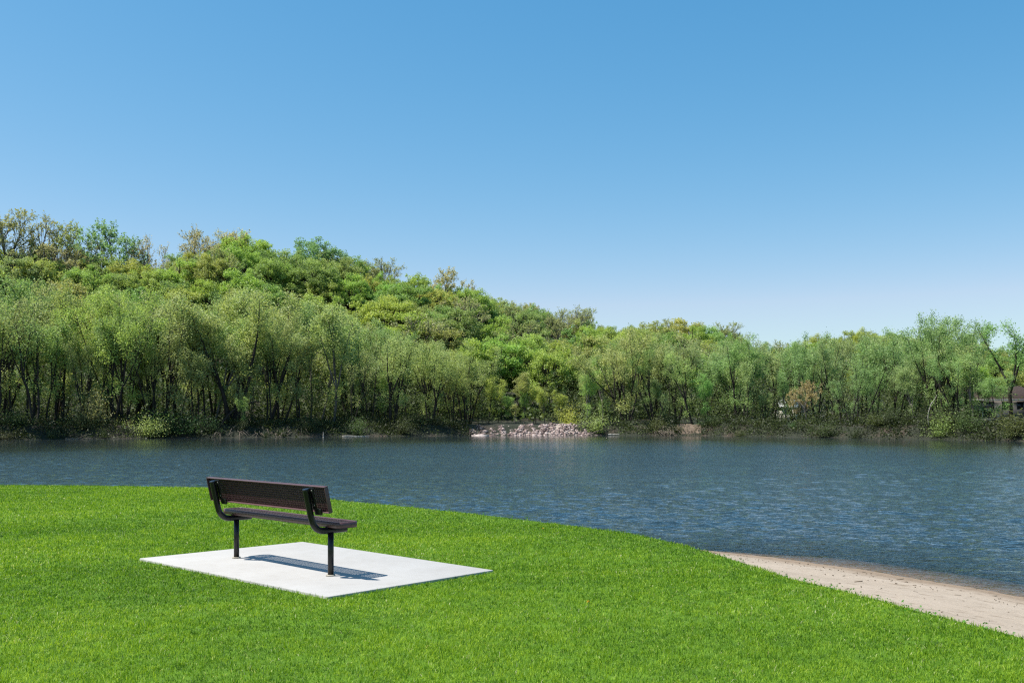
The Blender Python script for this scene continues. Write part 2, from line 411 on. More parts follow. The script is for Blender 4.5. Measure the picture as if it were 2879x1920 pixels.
def panel_lattice(g, u0, u1, w0, w1, org, du, dw, dn, cell_u, cell_w, sw, st, rc=0.0):
    """expanded-metal diamonds between u0..u1 and w0..w1 as short flat bars"""
    du, dw, dn, org = (np.asarray(v, float) for v in (du, dw, dn, org))
    nu = int(round((u1 - u0) / cell_u)); nw = int(round((w1 - w0) / cell_w))
    cu, cw = (u1 - u0) / nu, (w1 - w0) / nw
    for i in range(nu):
        for j in range(nw):
            cx, cy = u0 + (i + 0.5) * cu, w0 + (j + 0.5) * cw
            for a, b in (((-.5, 0), (0, .5)), ((0, .5), (.5, 0)), ((.5, 0), (0, -.5)), ((0, -.5), (-.5, 0))):
                p = np.array([cx + a[0] * cu, cy + a[1] * cw]); q = np.array([cx + b[0] * cu, cy + b[1] * cw])
                if rc:
                    m_ = (p + q) / 2
                    ex = max(abs(m_[0] - (u0 + u1) / 2) - ((u1 - u0) / 2 - rc), 0); ey = max(abs(m_[1] - (w0 + w1) / 2) - ((w1 - w0) / 2 - rc), 0)
                    if math.hypot(ex, ey) > rc: continue
                d = q - p; l = np.hypot(*d); d /= l; nn = np.array([-d[1], d[0]])
                c = (p + q) / 2
                g.box(org + du * c[0] + dw * c[1], (du * d[0] + dw * d[1]) * (l / 2 + sw * 0.3), (du * nn[0] + dw * nn[1]) * sw / 2, dn * st / 2)
def rim_plate(g, pts, z0, z1, th):
    """closed rim of thickness th along a 2-D outline, from z0 to z1"""
    pts = np.asarray(pts, float); n = len(pts); c = pts.mean(0)
    nxt, prv = np.roll(pts, -1, 0), np.roll(pts, 1, 0)
    tg = nxt - prv; tg /= np.linalg.norm(tg, axis=1)[:, None]
    nr = np.stack([tg[:, 1], -tg[:, 0]], 1); nr *= np.sign(((pts - c) * nr).sum(1))[:, None]
    ins = pts - nr * th
    V = np.vstack([np.c_[pts, np.full(n, z0)], np.c_[pts, np.full(n, z1)], np.c_[ins, np.full(n, z0)], np.c_[ins, np.full(n, z1)]])
    i = np.arange(n); k = (i + 1) % n
    Q = np.vstack([np.stack([i, k, n + k, n + i], 1), np.stack([2 * n + k, 2 * n + i, 3 * n + i, 3 * n + k], 1),
                   np.stack([n + i, n + k, 3 * n + k, 3 * n + i], 1), np.stack([k, i, 2 * n + i, 2 * n + k], 1)])
    g.add(V, Q)
def rounded_rect(u0, u1, w0, w1, r, k=6):
    pts = []
    for cx, cy, a0 in ((u1 - r, w1 - r, 0), (u0 + r, w1 - r, 90), (u0 + r, w0 + r, 180), (u1 - r, w0 + r, 270)):
        for i in range(k + 1):
            a = R(a0 + 90 * i / k); pts.append((cx + r * math.cos(a), cy + r * math.sin(a)))
    return pts
# seat: rim with rounded corners, lattice top
SL0, SL1 = -P_SP - E_S, E_S
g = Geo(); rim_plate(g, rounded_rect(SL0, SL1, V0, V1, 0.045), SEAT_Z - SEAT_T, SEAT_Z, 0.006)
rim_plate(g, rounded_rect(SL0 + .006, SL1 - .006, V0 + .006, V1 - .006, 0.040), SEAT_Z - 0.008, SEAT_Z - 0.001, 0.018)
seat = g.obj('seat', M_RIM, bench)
g = Geo(); panel_lattice(g, SL0 + .015, SL1 - .015, V0 + .015, V1 - .015, (0, 0, SEAT_Z - .006), (1, 0, 0), (0, 1, 0), (0, 0, 1), 0.025, 0.0435, 0.0108, 0.005, 0.03)
tag(g.obj('mesh_panel', M_BROWN, seat), 'diamond mesh top of the seat with open holes')
# backrest: mesh panel in front, rim turned back towards the camera
e = np.array([0, VBT - VBB, ZT - ZB]); BH = np.linalg.norm(e); e /= BH
n_ = np.array([0, e[2], -e[1]])
def bk(u, h, d): return np.array([u, VBB, ZB]) + np.array([0, 1, 1]) * (e * h) + n_ * d + np.array([0, 0, 0])
BL0, BL1 = -P_SP - E_B, E_B
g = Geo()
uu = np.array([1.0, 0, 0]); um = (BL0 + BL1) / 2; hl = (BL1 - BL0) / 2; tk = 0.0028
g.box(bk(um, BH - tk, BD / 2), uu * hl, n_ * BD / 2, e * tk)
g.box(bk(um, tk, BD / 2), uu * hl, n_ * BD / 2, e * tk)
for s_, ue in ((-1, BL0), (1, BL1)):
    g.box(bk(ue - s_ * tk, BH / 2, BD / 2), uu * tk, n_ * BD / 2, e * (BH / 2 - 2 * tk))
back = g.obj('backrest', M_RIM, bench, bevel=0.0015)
g = Geo(); panel_lattice(g, BL0 + .006, BL1 - .006, 0.006, BH - .006, bk(0, 0, BD - .006), uu, e, n_, 0.025, 0.0405, 0.0130, 0.005)
tag(g.obj('mesh_panel', M_BROWN, back), 'diamond mesh sheet filling the backrest frame')
# two J-shaped support tubes, posts, brackets, bolts
for u0 in (-P_SP, 0.0):
    path = [(-0.243, 0.722), (-0.222, 0.63), (-0.202, 0.54), (-0.186, 0.475), (-0.168, 0.430), (-0.135, 0.394), (-0.092, 0.377), (-0.04, 0.3735), (0.04, 0.3735), (0.150, 0.3735)]
    pp = []
    for k in range(len(path) - 1):                      # Catmull-Rom through the bend points
        p0, p1, p2, p3 = (np.array(path[max(0, min(len(path) - 1, k + d))]) for d in (-1, 0, 1, 2))
        for t_ in np.linspace(0, 1, 5, endpoint=False):
            pp.append(0.5 * (2 * p1 + (p2 - p0) * t_ + (2 * p0 - 5 * p1 + 4 * p2 - p3) * t_ ** 2 + (3 * p1 - p0 - 3 * p2 + p3) * t_ ** 3))
    pp.append(np.array(path[-1]))
    g = Geo(); g.tube([(u0, a_, b_) for a_, b_ in pp], 0.0265, 16)
    sup = g.obj('support_tube', M_BLACK, bench, True)
    sup.data.polygons.foreach_set('use_smooth', [p.loop_total == 4 for p in sup.data.polygons])
    g = Geo(); g.tube([(u0, 0, 0.002), (u0, 0, 0.2), (u0, 0, 0.352)], 0.0245, 18)
    post = g.obj('post', M_BLACK, bench, True)
    post.data.polygons.foreach_set('use_smooth', [p.loop_total == 4 for p in post.data.polygons])
    g = Geo(); g.tube([(u0, 0, 0.0), (u0, 0, 0.012)], [0.040, 0.036], 18)
    tag(g.obj('grout_collar', pbr('stained_grout', (0.30, 0.27, 0.22), 0.9, 0.2, 0.3, 40), bench), 'brown-stained grout ring round the foot of a post')
    g = Geo()
    g.box(bk(u0 + 0.060, 0.010, -0.008), uu * 0.045, n_ * 0.007, e * 0.026)
    g.box(bk(u0 + 0.028, BH * 0.55, -0.0135), uu * 0.026, n_ * 0.004, e * (BH * 0.42))
    br = g.obj('bracket', M_BLACK, sup, bevel=0.002)
    g = Geo(); g.box((u0, 0.05, 0.3995), (0.030, 0, 0), (0, 0.085, 0), (0, 0, 0.0028)); g.obj('mounting_plate', M_BLACK, sup, bevel=0.001)
    for hh in (0.30, 0.85):
        g = Geo(); c_ = bk(u0 + 0.034, BH * hh, -0.018); g.tube([c_, c_ + n_ * 0.010], 0.009, 6); g.obj('bolt', M_STEEL, sup)
# pad
def pad_mat():
    m, N, L, o = new_mat('pale_concrete')
    tc = N('ShaderNodeTexCoord'); v = tc.outputs['Object']
    n1 = noise(N, L, v, 1.6, 5, 0.6); n2 = noise(N, L, v, 90, 3, 0.6); n3 = noise(N, L, v, 9, 6, 0.65)
    c = ramp(N, L, n1.outputs[0], [(0.3, (0.345, 0.332, 0.314)), (0.65, (0.388, 0.378, 0.362))]).outputs[0]
    c = mixc(N, L, 'MULTIPLY', 1.0, c, ramp(N, L, n3.outputs[0], [(0.25, (0.92, 0.91, 0.89)), (0.5, (1, 1, 1))]).outputs[0])
    c = mixc(N, L, 'MULTIPLY', 1.0, c, ramp(N, L, n2.outputs[0], [(0.25, (0.93,) * 3), (0.5, (1, 1, 1))]).outputs[0])
    p = N('ShaderNodeBsdfPrincipled'); L(c, p.inputs['Base Color']); p.inputs['Roughness'].default_value = 0.85; p.inputs['Specular IOR Level'].default_value = 0.25
    b = N('ShaderNodeBump'); b.inputs['Strength'].default_value = 0.25; b.inputs['Distance'].default_value = 0.01
    L(n2.outputs[0], b.inputs['Height']); L(b.outputs[0], p.inputs['Normal']); L(p.outputs[0], o.inputs[0]); return m
hp = EYE - PAD_Z
PADC = [ground_pt(*q, hp) for q in ((320, 1281), (753, 1369), (1133, 1308), (695, 1243))]
pc = np.mean(PADC, 0)
V = [(x - pc[0], y - pc[1], z) for z in (-0.14, 0) for x, y in PADC]
g = Geo(); g.add(V, [(3, 2, 1, 0), (4, 5, 6, 7), (0, 1, 5, 4), (1, 2, 6, 5), (2, 3, 7, 6), (3, 0, 4, 7)])
pad = g.obj('concrete_pad', pad_mat(), bevel=0.006); pad.location = (pc[0], pc[1], PAD_Z)
tag(pad, 'white rectangular concrete slab set in the lawn under the brown bench', 'concrete slab')

# ------------------------------------------------------------------ grass
def in_poly(x, y, poly):
    ins = np.zeros(len(x), bool); n = len(poly)
    for i in range(n):
        x1, y1 = poly[i]; x2, y2 = poly[(i + 1) % n]
        c = ((y1 > y) != (y2 > y)) & (x < (x2 - x1) * (y - y1) / (y2 - y1 + 1e-12) + x1)
        ins ^= c
    return ins
def vnoise(x, y, s, seed=0):
    """smooth value noise 0..1"""
    r_ = np.random.default_rng(seed).random((128, 128))
    X_, Y_ = x * s + 40.3, y * s + 40.7
    i, j = np.floor(X_).astype(int), np.floor(Y_).astype(int); fx, fy = X_ - i, Y_ - j
    fx, fy = fx * fx * (3 - 2 * fx), fy * fy * (3 - 2 * fy)
    g_ = lambda a, b: r_[a % 128, b % 128]
    return (g_(i, j) * (1 - fx) + g_(i + 1, j) * fx) * (1 - fy) + (g_(i, j + 1) * (1 - fx) + g_(i + 1, j + 1) * fx) * fy
def make_grass():
    xs, ys = [], []
    for (x0, x1, y0, y1, rho) in ((-3.4, 4.6, 3.6, 6.0, 11000), (-4.8, 3.8, 6.0, 8.5, 8500), (-6.4, 3.0, 8.5, 12, 5000), (-11, 2.5, 12, 23, 2600),
                                  (-9, 5.5, -1, 3.6, 700), (-14, -6.4, 3.6, 12, 500), (-26, -11, 4, 23, 300)):
        n = int((x1 - x0) * (y1 - y0) * rho)
        xs.append(rng.uniform(x0, x1, n)); ys.append(rng.uniform(y0, y1, n))
    x, y = np.concatenate(xs), np.concatenate(ys)
    th_, r_ = np.degrees(np.arctan2(x, y)), np.hypot(x, y)
    le = edge_r(th_) + 0.05 * (vnoise(x, y, 6, 3) - 0.5)
    vis = (np.abs(x / np.maximum(y, .1)) < 0.60) | (y < 3.6) | (rng.random(len(x)) < 0.12)
    grow = [np.array(q) - pc for q in PADC]; big = [tuple(pc + q * (1 + 0.012 / np.linalg.norm(q))) for q in grow]
    keep = (r_ < le) & ~in_poly(x, y, big) & vis & (rng.random(len(x)) < 0.45 + 0.9 * vnoise(x, y, 9, 12))
    x, y, r_, le = x[keep], y[keep], r_[keep], le[keep]
    n = len(x)
    clump = vnoise(x, y, 5.5, 1); patch = vnoise(x, y, 0.9, 2); fine = vnoise(x, y, 16, 4)
    far = np.clip(r_ / 7.0, 0.8, 2.6)
    H = (0.019 + 0.016 * rng.random(n) + 0.009 * clump) * (0.85 + 0.3 * patch)
    W = (0.0028 + 0.0026 * rng.random(n)) * far ** 0.9
    rim = np.clip(1 - (le - r_) / 0.10, 0, 1); H = H * (1 + 0.12 * rim * rng.random(n))
    az = rng.uniform(0, 2 * np.pi, n) + 0.0
    lean = np.abs(rng.normal(0.80, 0.45, n)) + 0.25 * (1 - clump)
    mow = vnoise(x * 0.55 + y * .25, y * 2.4 - x * .3, 1.0, 31); flat = rng.random(n) < 0.006 + 0.09 * np.clip(mow - 0.66, 0, 1) * 3; lean = np.where(flat, 1.25, lean); H = np.where(flat, H * 1.3, H)
    d = np.stack([np.cos(az), np.sin(az)], 1)
    fa = az + rng.uniform(-1.2, 1.2, n) + np.pi / 2
    wv = np.stack([np.cos(fa), np.sin(fa), np.zeros(n)], 1) * W[:, None] / 2
    base = np.stack([x, y, np.full(n, SOIL_Z - 0.004)], 1)
    l1, l2 = lean * 0.5, lean * 1.25
    mid = base + np.c_[d * (np.sin(l1) * H * 0.5)[:, None], np.cos(l1) * H * 0.55]
    tip = mid + np.c_[d * (np.sin(l2) * H * 0.55)[:, None], np.cos(l2) * H * 0.5]
    V = np.stack([base - wv, base + wv, mid + wv * 0.85, mid - wv * 0.85, tip], 1).reshape(-1, 3)
    i = np.arange(n) * 5
    Q = np.stack([i, i + 1, i + 2, i + 3], 1); T = np.stack([i + 3, i + 2, i + 4], 1)
    var = np.clip(0.48 + 0.34 * (patch - 0.5) + 0.22 * (vnoise(x, y, .35, 21) - .5) + 0.30 * (clump - 0.5) + 0.45 * (vnoise(x, y, 34, 44) - .5) + 0.25 * (fine - .5) + rng.normal(0, 0.22, n), 0, 1)
    dry = rng.random(n) < (0.012 + 0.05 * np.clip(vnoise(x, y, 1.7, 9) - 0.68, 0, 1) * 3)
    var = np.minimum(var + 0.18 * (mow - .5), 1.0); var = np.where(dry | (flat & (rng.random(n) < .5)), rng.uniform(1.1, 1.6, n), var)
    m, N, L, o = new_mat('grass_blade')
    a_ = N('ShaderNodeAttribute'); a_.attribute_name = 'var'
    c = ramp(N, L, mathn(N, L, 'MULTIPLY', a_.outputs['Fac'], 0.625), [(0.0, (0.044, 0.118, 0.008)), (0.26, (0.122, 0.255, 0.012)), (0.62, (0.310, 0.450, 0.034)), (0.75, (0.36, 0.42, 0.09)), (1.0, (0.55, 0.54, 0.34))]).outputs[0]
    p = N('ShaderNodeBsdfPrincipled'); L(c, p.inputs['Base Color']); p.inputs['Roughness'].default_value = 0.5; p.inputs['Specular IOR Level'].default_value = 0.22
    t = N('ShaderNodeBsdfTranslucent'); L(mixc(N, L, 'MULTIPLY', 1.0, c, (1.25, 1.2, 0.6)), t.inputs[0])
    mx = N('ShaderNodeMixShader'); mx.inputs[0].default_value = 0.42
    L(p.outputs[0], mx.inputs[1]); L(t.outputs[0], mx.inputs[2]); L(mx.outputs[0], o.inputs[0])
    o = mobj('grass', np_mesh('grass', V, Q, T, m, var=np.concatenate([var, var])))
    tag(o, 'short bright green mown lawn grass round the bench', kind='stuff')
    return m
M_GRASS = make_grass()
# broad-leaved weeds along the lip of the lawn
def lip_weeds():
    th_ = np.concatenate([rng.uniform(11, 32, 34), rng.uniform(-30, 9, 20)]); off = rng.uniform(0.03, 0.14, len(th_))
    r_ = edge_r(th_) - off; X_, Y_ = polar(th_, r_)
    P_ = []
    for x, y in zip(X_, Y_):
        k = rng.integers(3, 7); P_.append(np.c_[x + rng.normal(0, .02, k), y + rng.normal(0, .02, k), SOIL_Z + rng.uniform(0.015, 0.055, k)])
    P_ = np.vstack(P_)
    V, Q = leaves(P_, 0.015, rng, 0.6)
    m = leaf_mat('clover_leaf', False, (0.06, 0.20, 0.010), 0.4)
    tag(mobj('clover', np_mesh('clover', V, Q, None, m, var=rng.random(len(P_)))), 'small dark green clover leaves along the lawn edge', kind='stuff')

def leaves(P, size, rg, up=0.5, aspect=1.35, jitter=0.35):
    n = len(P)
    nr = rg.normal(0, 1, (n, 3)); nr /= np.linalg.norm(nr, axis=1)[:, None]
    nr[:, 2] = np.abs(nr[:, 2]); nr[:, 2] += up; nr /= np.linalg.norm(nr, axis=1)[:, None]
    a = rg.normal(0, 1, (n, 3)); a -= nr * (a * nr).sum(1)[:, None]; a /= np.linalg.norm(a, axis=1)[:, None]
    b = np.cross(nr, a)
    s = (size * (1 + jitter * rg.uniform(-1, 1, n)))[:, None]
    fold = nr * s * rg.uniform(-0.15, 0.25, (n, 1))
    V = np.stack([P - a * s * aspect / 2, P - b * s / 2 + fold, P + a * s * aspect / 2, P + b * s / 2 + fold], 1).reshape(-1, 3)
    i = np.arange(n) * 4
    return V, np.stack([i, i + 1, i + 2, i + 3], 1)
lip_weeds()
# two dandelions in the lawn
def dandelion(px, label):
    X_, Y_ = ground_pt(*px, hp - 0.01)
    d = empty('dandelion', (X_, Y_, SOIL_Z)); d.scale = (.62, .62, .85); tag(d, label, 'flower', 'dandelions in the lawn')
    g = Geo(); g.tube([(0, 0, 0), (0.006, 0, 0.03), (0.004, 0.003, 0.058)], 0.0022, 5); g.obj('stem', M_DSTEM, d)
    P_ = rng.normal(0, 1, (60, 3)); P_[:, 2] = np.abs(P_[:, 2]); P_ /= np.linalg.norm(P_, axis=1)[:, None]
    V, Q = leaves(P_ * np.array([.013, .013, .008]) + np.array([.004, .003, .060]), 0.011, rng, 0.6)
    mobj('flower_head', np_mesh('flower_head', V, Q, None, M_DAND), d)
M_DSTEM = pbr('dandelion_stem', (0.10, 0.2, 0.05), 0.6); M_DAND = pbr('dandelion_petals', (0.60, 0.42, 0.02), 0.6)
dandelion((1246, 1217), 'yellow dandelion far out on the lawn, close to the water edge')
dandelion((1350, 1388), 'yellow dandelion in the open lawn to the right of the concrete pad')
# drift specks on the beach
def beach_debris():
    n = 260
    th_ = rng.uniform(11, 36, n); f = rng.random(n)
    le, sh = edge_r(th_), shore_r(th_)
    band = rng.random(n) < 0.45
    f = np.where(band, 0.80 + rng.normal(0, .05, n), f)
    r_ = le + 0.1 + (sh - le) * np.clip(f, 0.02, 0.97)
    X_, Y_ = polar(th_, r_); Z_ = near_z(th_, r_) + 0.006
    g = Geo()
    for x, y, z in zip(X_, Y_, Z_):
        a = rng.uniform(0, np.pi); l = rng.choice([0.006, 0.011, 0.035], p=[.6, .32, .08]) * rng.uniform(.6, 1.4)
        dx, dy = math.cos(a), math.sin(a); t_ = rng.uniform(.002, .005)
        g.box((x, y, z), (dx * l, dy * l, rng.normal(0, .1) * l), (-dy * t_, dx * t_, 0), (0, 0, t_ * 0.8))
    tag(g.obj('beach_debris', pbr('driftwood_bits', (0.10, 0.075, 0.05), 0.9, 0.1, 0.5, 3)), 'dark twigs and bits of drift scattered over the sand', kind='stuff')
beach_debris()

# ------------------------------------------------------------------ trees
def bark_mat(name, c0, c1):
    m, N, L, o = new_mat(name)
    tc = N('ShaderNodeTexCoord'); mp = N('ShaderNodeMapping'); L(tc.outputs['Object'], mp.inputs[0]); mp.inputs['Scale'].default_value = (1, 1, 0.25)
    n = noise(N, L, mp.outputs[0], 3.5, 5, 0.65)
    c = ramp(N, L, n.outputs[0], [(0.3, c0), (0.7, c1)]).outputs[0]
    p = N('ShaderNodeBsdfPrincipled'); L(c, p.inputs['Base Color']); p.inputs['Roughness'].default_value = 0.9; p.inputs['Specular IOR Level'].default_value = 0.2
    L(p.outputs[0], o.inputs[0]); return m
M_BARK = bark_mat('dark_bark', (0.012, 0.010, 0.008), (0.040, 0.034, 0.028))
M_GREYBARK = bark_mat('grey_bark', (0.07, 0.062, 0.052), (0.18, 0.16, 0.14))
M_LEAF = leaf_mat('tree_leaf', True, trans=0.45)

def rot_to(axis, ang_from, az):
    """unit vector at angle ang_from from axis, azimuth az around it"""
    axis = axis / np.linalg.norm(axis)
    ref = np.array([1.0, 0, 0]) if abs(axis[0]) < 0.8 else np.array([0, 1.0, 0])
    u = np.cross(axis, ref); u /= np.linalg.norm(u); v = np.cross(axis, u)
    return axis * math.cos(ang_from) + (u * math.cos(az) + v * math.sin(az)) * math.sin(ang_from)
def limb(p0, d0, L_, n, up, wob, rg):
    """polyline starting at p0 along d0, bending up by 'up', with wobble"""
    P = [np.array(p0, float)]; d = np.array(d0, float)
    for k in range(n):
        d = d + np.array([0, 0, up / n]) + rg.normal(0, wob, 3) / math.sqrt(n); d /= np.linalg.norm(d)
        P.append(P[-1] + d * L_ / n)
    return np.array(P), d
def at(P, f):
    k = f * (len(P) - 1); i = min(int(k), len(P) - 2); return P[i] * (1 - (k - i)) + P[i + 1] * (k - i)

PROTO = {}
def finish(kind, g, LP, LV, leafsize, bark, rg, up=0.5):
    V, Q = leaves(LP, leafsize, rg, up)
    PROTO.setdefault(kind, []).append((np_mesh(kind + '_crown', V, Q, None, M_LEAF, var=np.clip(LV, 0, 1)), g.mesh(kind + '_trunk', bark, True)))

def make_cottonwood(seed, stems, lean, nleaf=16000, H=20.0, low=0.42, spread=1.0, leaf=0.18, kind='cottonwood', sparse=1.0, bark=None, rbase=0.33, fan=20):
    """tall, forked, see-through bank tree: dark leaning stems that fork into a fan of leaders, loose pale leaves"""
    rg = np.random.default_rng(seed); g = Geo(); pts = []; var = []
    def foliate(P, f0, f1, nb, r_in, lscale):
        for b in range(nb):
            f = f0 + (f1 - f0) * (b + rg.random()) / nb
            p = at(P, min(f, .995)); i = min(len(P) - 2, int(f * (len(P) - 1))); tg = P[i + 1] - P[i]
            d = rot_to(tg, R(rg.uniform(30, 78)), rg.uniform(0, 2 * np.pi))
            L_ = rg.uniform(0.8, 2.9) * spread * lscale
            B, _ = limb(p, d, L_, 5, 0.28, 0.25, rg)
            g.tube(B, np.linspace(r_in * rg.uniform(.35, .6), 0.012, 6), 4, False)
            cv = rg.normal(0, 0.12)
            for t_ in range(int(3 + L_ * 1.4)):
                q = at(B, min(rg.uniform(0.35, 1.0), .999))
                Tw, _ = limb(q, rot_to(B[-1] - B[0], R(rg.uniform(20, 80)), rg.uniform(0, 6.28)), rg.uniform(0.4, 1.3), 3, 0.6, 0.4, rg)
                g.tube(Tw, np.linspace(0.016, 0.007, 4), 3, False)
                k = rg.poisson(34 * sparse); fs = rg.uniform(0.1, 1.3, k)
                c = np.array([at(Tw, min(x, .999)) for x in fs]).reshape(-1, 3) + rg.normal(0, 0.44, (k, 3))
                pts.append(c); var.append(np.full(k, 0.45 + .7 * cv + rg.normal(0, .07)))
    for s_ in range(stems):
        az = rg.uniform(0, 2 * np.pi) if stems == 1 else 2 * np.pi * s_ / stems + rg.uniform(-.6, .6)
        a = R(lean) * rg.uniform(0.5, 1.3)
        d0 = np.array([math.sin(a) * math.cos(az), math.sin(a) * math.sin(az), math.cos(a)])
        fk = rg.uniform(.36, .52) * (1 if stems < 4 else .85)
        off = 0.3 * (stems > 1)
        P, dd = limb((off * math.cos(az), off * math.sin(az), -0.4), d0, H * fk, 7, 0.05, 0.13, rg)
        rb = rbase * rg.uniform(.8, 1.1) / (1 + 0.2 * (stems - 1))
        g.tube(P, np.linspace(rb, rb * .72, 8), 7)
        foliate(P, low, .98, 2 if stems > 2 else 4, .05, .8)
        nl = rg.integers(3, 5) if stems == 1 else rg.integers(2, 4)
        for l in range(nl):
            d = rot_to(dd, R(rg.uniform(.35, 1.25) * fan), 2 * np.pi * l / nl + rg.uniform(-.7, .7))
            st = at(P, rg.uniform(.72, .999)) if l else P[-1]
            Lp, _ = limb(st, d, H * rg.uniform(.46, .62), 9, 0.30, 0.13, rg)
            g.tube(Lp, np.linspace(rb * .66, 0.03, 10), 6)
            foliate(Lp, rg.uniform(.25, .5), 1.0, int(rg.integers(7, 14) if stems < 3 else rg.integers(6, 10)), .075, rg.uniform(.8, 1.25))
    k = H / np.percentile(np.vstack(pts)[:, 2], 99.5)
    for V in g.V: V *= np.array([1, 1, k])
    LP = np.vstack(pts) * np.array([1, 1, k]); LV = np.concatenate(var) + rg.normal(0, 0.16, len(LP))
    if len(LP) > nleaf:
        s_ = rg.choice(len(LP), nleaf, False); LP, LV = LP[s_], LV[s_]
    finish(kind, g, LP, LV, leaf, bark or M_BARK, rg, 0.2)

def make_oak(seed, H=13.0, Wd=5.2, nclump=46, per=165, leaf=0.205, kind='oak'):
    """dense domed hillside crown built of overlapping leafy clumps"""
    rg = np.random.default_rng(seed); g = Geo(); pts = []; var = []
    P, _ = limb((0, 0, -0.5), (rg.normal(0, .05), rg.normal(0, .05), 1), H * 0.62, 6, 0, 0.08, rg)
    g.tube(P, np.linspace(0.32, 0.16, 7), 7)
    for c in range(nclump):
        u = rg.random() ** 0.75; az = c * 2.39996 + rg.uniform(-.3, .3)
        el = math.acos(1 - 1.45 * u)                              # from the top down, a little under the equator
        rr = rg.uniform(0.62, 1.0)
        ctr = np.array([Wd * math.sin(el) * math.cos(az) * rr, Wd * math.sin(el) * math.sin(az) * rr, H * 0.56 + H * 0.40 * math.cos(el) * rr])
        ctr += rg.normal(0, 0.35, 3)
        st = at(P, rg.uniform(0.45, 1.0))
        mid = (st + ctr) / 2 + np.array([0, 0, -0.5]) + rg.normal(0, .3, 3)
        g.tube([st, mid, ctr], [0.11, 0.07, 0.03], 4, False)
        r = rg.uniform(0.55, 1.25) * Wd / 5.2
        k = int(per * (r / 1.0) ** 2)
        v = rg.normal(0, 1, (k, 3)); v /= np.linalg.norm(v, axis=1)[:, None]
        rad = rg.random(k) ** 0.5
        v[:, 2] = np.where(v[:, 2] < -0.2, v[:, 2] * 0.75, v[:, 2])
        pts.append(ctr + v * (r * rad)[:, None] * np.array([1.1, 1.1, 1.0])); var.append(np.full(k, 0.47 + rg.normal(0, .12)))
    LP = np.vstack(pts); LV = np.concatenate(var) + rg.normal(0, .14, len(LP))
    finish(kind, g, LP, LV, leaf, M_BARK, rg, 0.3)

def make_bare(seed, H=14.0, nleaf=1500, kind='budding', leaf=0.24, bark=None, spread=34):
    """early-spring tree: open fan of fine branches with a dusting of small leaves"""
    rg = np.random.default_rng(seed); g = Geo(); tips = []
    def rec(p, d, L_, r, lev):
        P, dd = limb(p, d, L_, 5 if lev < 3 else 3, 0.10 if lev else 0, 0.20, rg)
        g.tube(P, np.linspace(r, r * 0.6, len(P)), 5 if lev < 2 else 3, False)
        if lev >= 4: tips.append(P); return
        n = (7, 4, 4, 3)[lev]; a0 = rg.uniform(0, 6.28)
        for k in range(n):
            f = rg.uniform(0.5, 1.0) if lev else rg.uniform(0.5, 1.0)
            rec(at(P, min(1.0 if k == 0 else f, .999)), rot_to(dd, R(rg.uniform(.35, 1.2) * (spread if lev else spread * 1.25)), a0 + 2.39996 * k), L_ * rg.uniform(0.52, 0.74), r * 0.52, lev + 1)
    rec(np.array([0, 0, -0.4]), np.array([rg.normal(0, .04), rg.normal(0, .04), 1.0]), H * 0.40, 0.22, 0)
    allp = np.vstack(tips); k = H / max(np.percentile(allp[:, 2], 99.5), 1)
    for V in g.V: V *= k
    tips = [t * k for t in tips]
    LP = np.vstack([at(tips[i], rg.uniform(.2, .999)) + rg.normal(0, .16, 3) for i in rg.integers(0, len(tips), nleaf)])
    finish(kind, g, LP, 0.5 + rg.normal(0, .2, nleaf), leaf, bark or M_GREYBARK, rg, 0.3)

def make_shrub(seed, H=3.2, Wd=2.0, n=2000, leaf=0.13, kind='shrub', arch=0.6):
    rg = np.random.default_rng(seed); g = Geo(); pts = []; var = []
    for s_ in range(16):
        az = rg.uniform(0, 6.28); a = R(rg.uniform(8, 58))
        P, _ = limb((rg.normal(0, .15), rg.normal(0, .15), -0.15), (math.sin(a) * math.cos(az), math.sin(a) * math.sin(az), math.cos(a)), H * rg.uniform(.7, 1.1), 7, -arch * a, 0.25, rg)
        g.tube(P, np.linspace(0.04, 0.012, 8), 4, False)
        cv = rg.normal(0, .1)
        k = n // 16; f = rg.uniform(0.12, 1.0, k)
        c = np.array([at(P, min(x, .999)) for x in f]) + rg.normal(0, 0.42, (k, 3)) * (0.5 + f)[:, None]
        c[:, 2] = np.abs(c[:, 2]); pts.append(c); var.append(np.full(k, 0.45 + cv))
    LP = np.vstack(pts); finish(kind, g, LP, np.concatenate(var) + rg.normal(0, .17, len(LP)), leaf, M_BARK, rg, 0.4)

for s_, (st, ln, fan, sp) in enumerate([(1, 3, 19, .95), (2, 8, 17, .9), (3, 10, 14, .85), (1, 5, 22, 1.0), (2, 11, 18, .95), (4, 12, 13, .8), (1, 6, 17, .9), (3, 8, 18, .9)]):
    make_cottonwood(100 + s_, st, ln, spread=sp, fan=fan)
N_DENSE = len(PROTO['cottonwood'])
for s_, (st, ln, fan, sp, nl_) in enumerate([(1, 4, 18, .95, 7600), (2, 9, 15, .9, 8200), (3, 11, 13, .85, 8000), (2, 12, 18, .95, 7400), (4, 13, 12, .8, 9000), (1, 7, 20, 1.0, 6600), (3, 9, 16, .9, 9000)]):
    make_cottonwood(170 + s_, st, ln, nl_, spread=sp, fan=fan, low=.55, rbase=.42, leaf=.17)
make_cottonwood(150, 5, 17, 21000, spread=1.1, kind='vase', rbase=.36, fan=20)        # broad many-stemmed tree
make_cottonwood(151, 4, 13, 20000, spread=1.15, kind='vase', rbase=.38, fan=24)
make_cottonwood(160, 1, 2, 8000, spread=.6, kind='slender', rbase=.17, bark=M_GREYBARK, fan=8, low=.5)
make_cottonwood(161, 2, 6, 9000, spread=.6, kind='slender', rbase=.16, fan=9, low=.5)
make_cottonwood(162, 1, 4, 7000, spread=.55, kind='slender', rbase=.15, fan=10, low=.6)
make_cottonwood(164, 1, 5, 1500, spread=.55, kind='slender', rbase=.20, fan=10, low=.75)
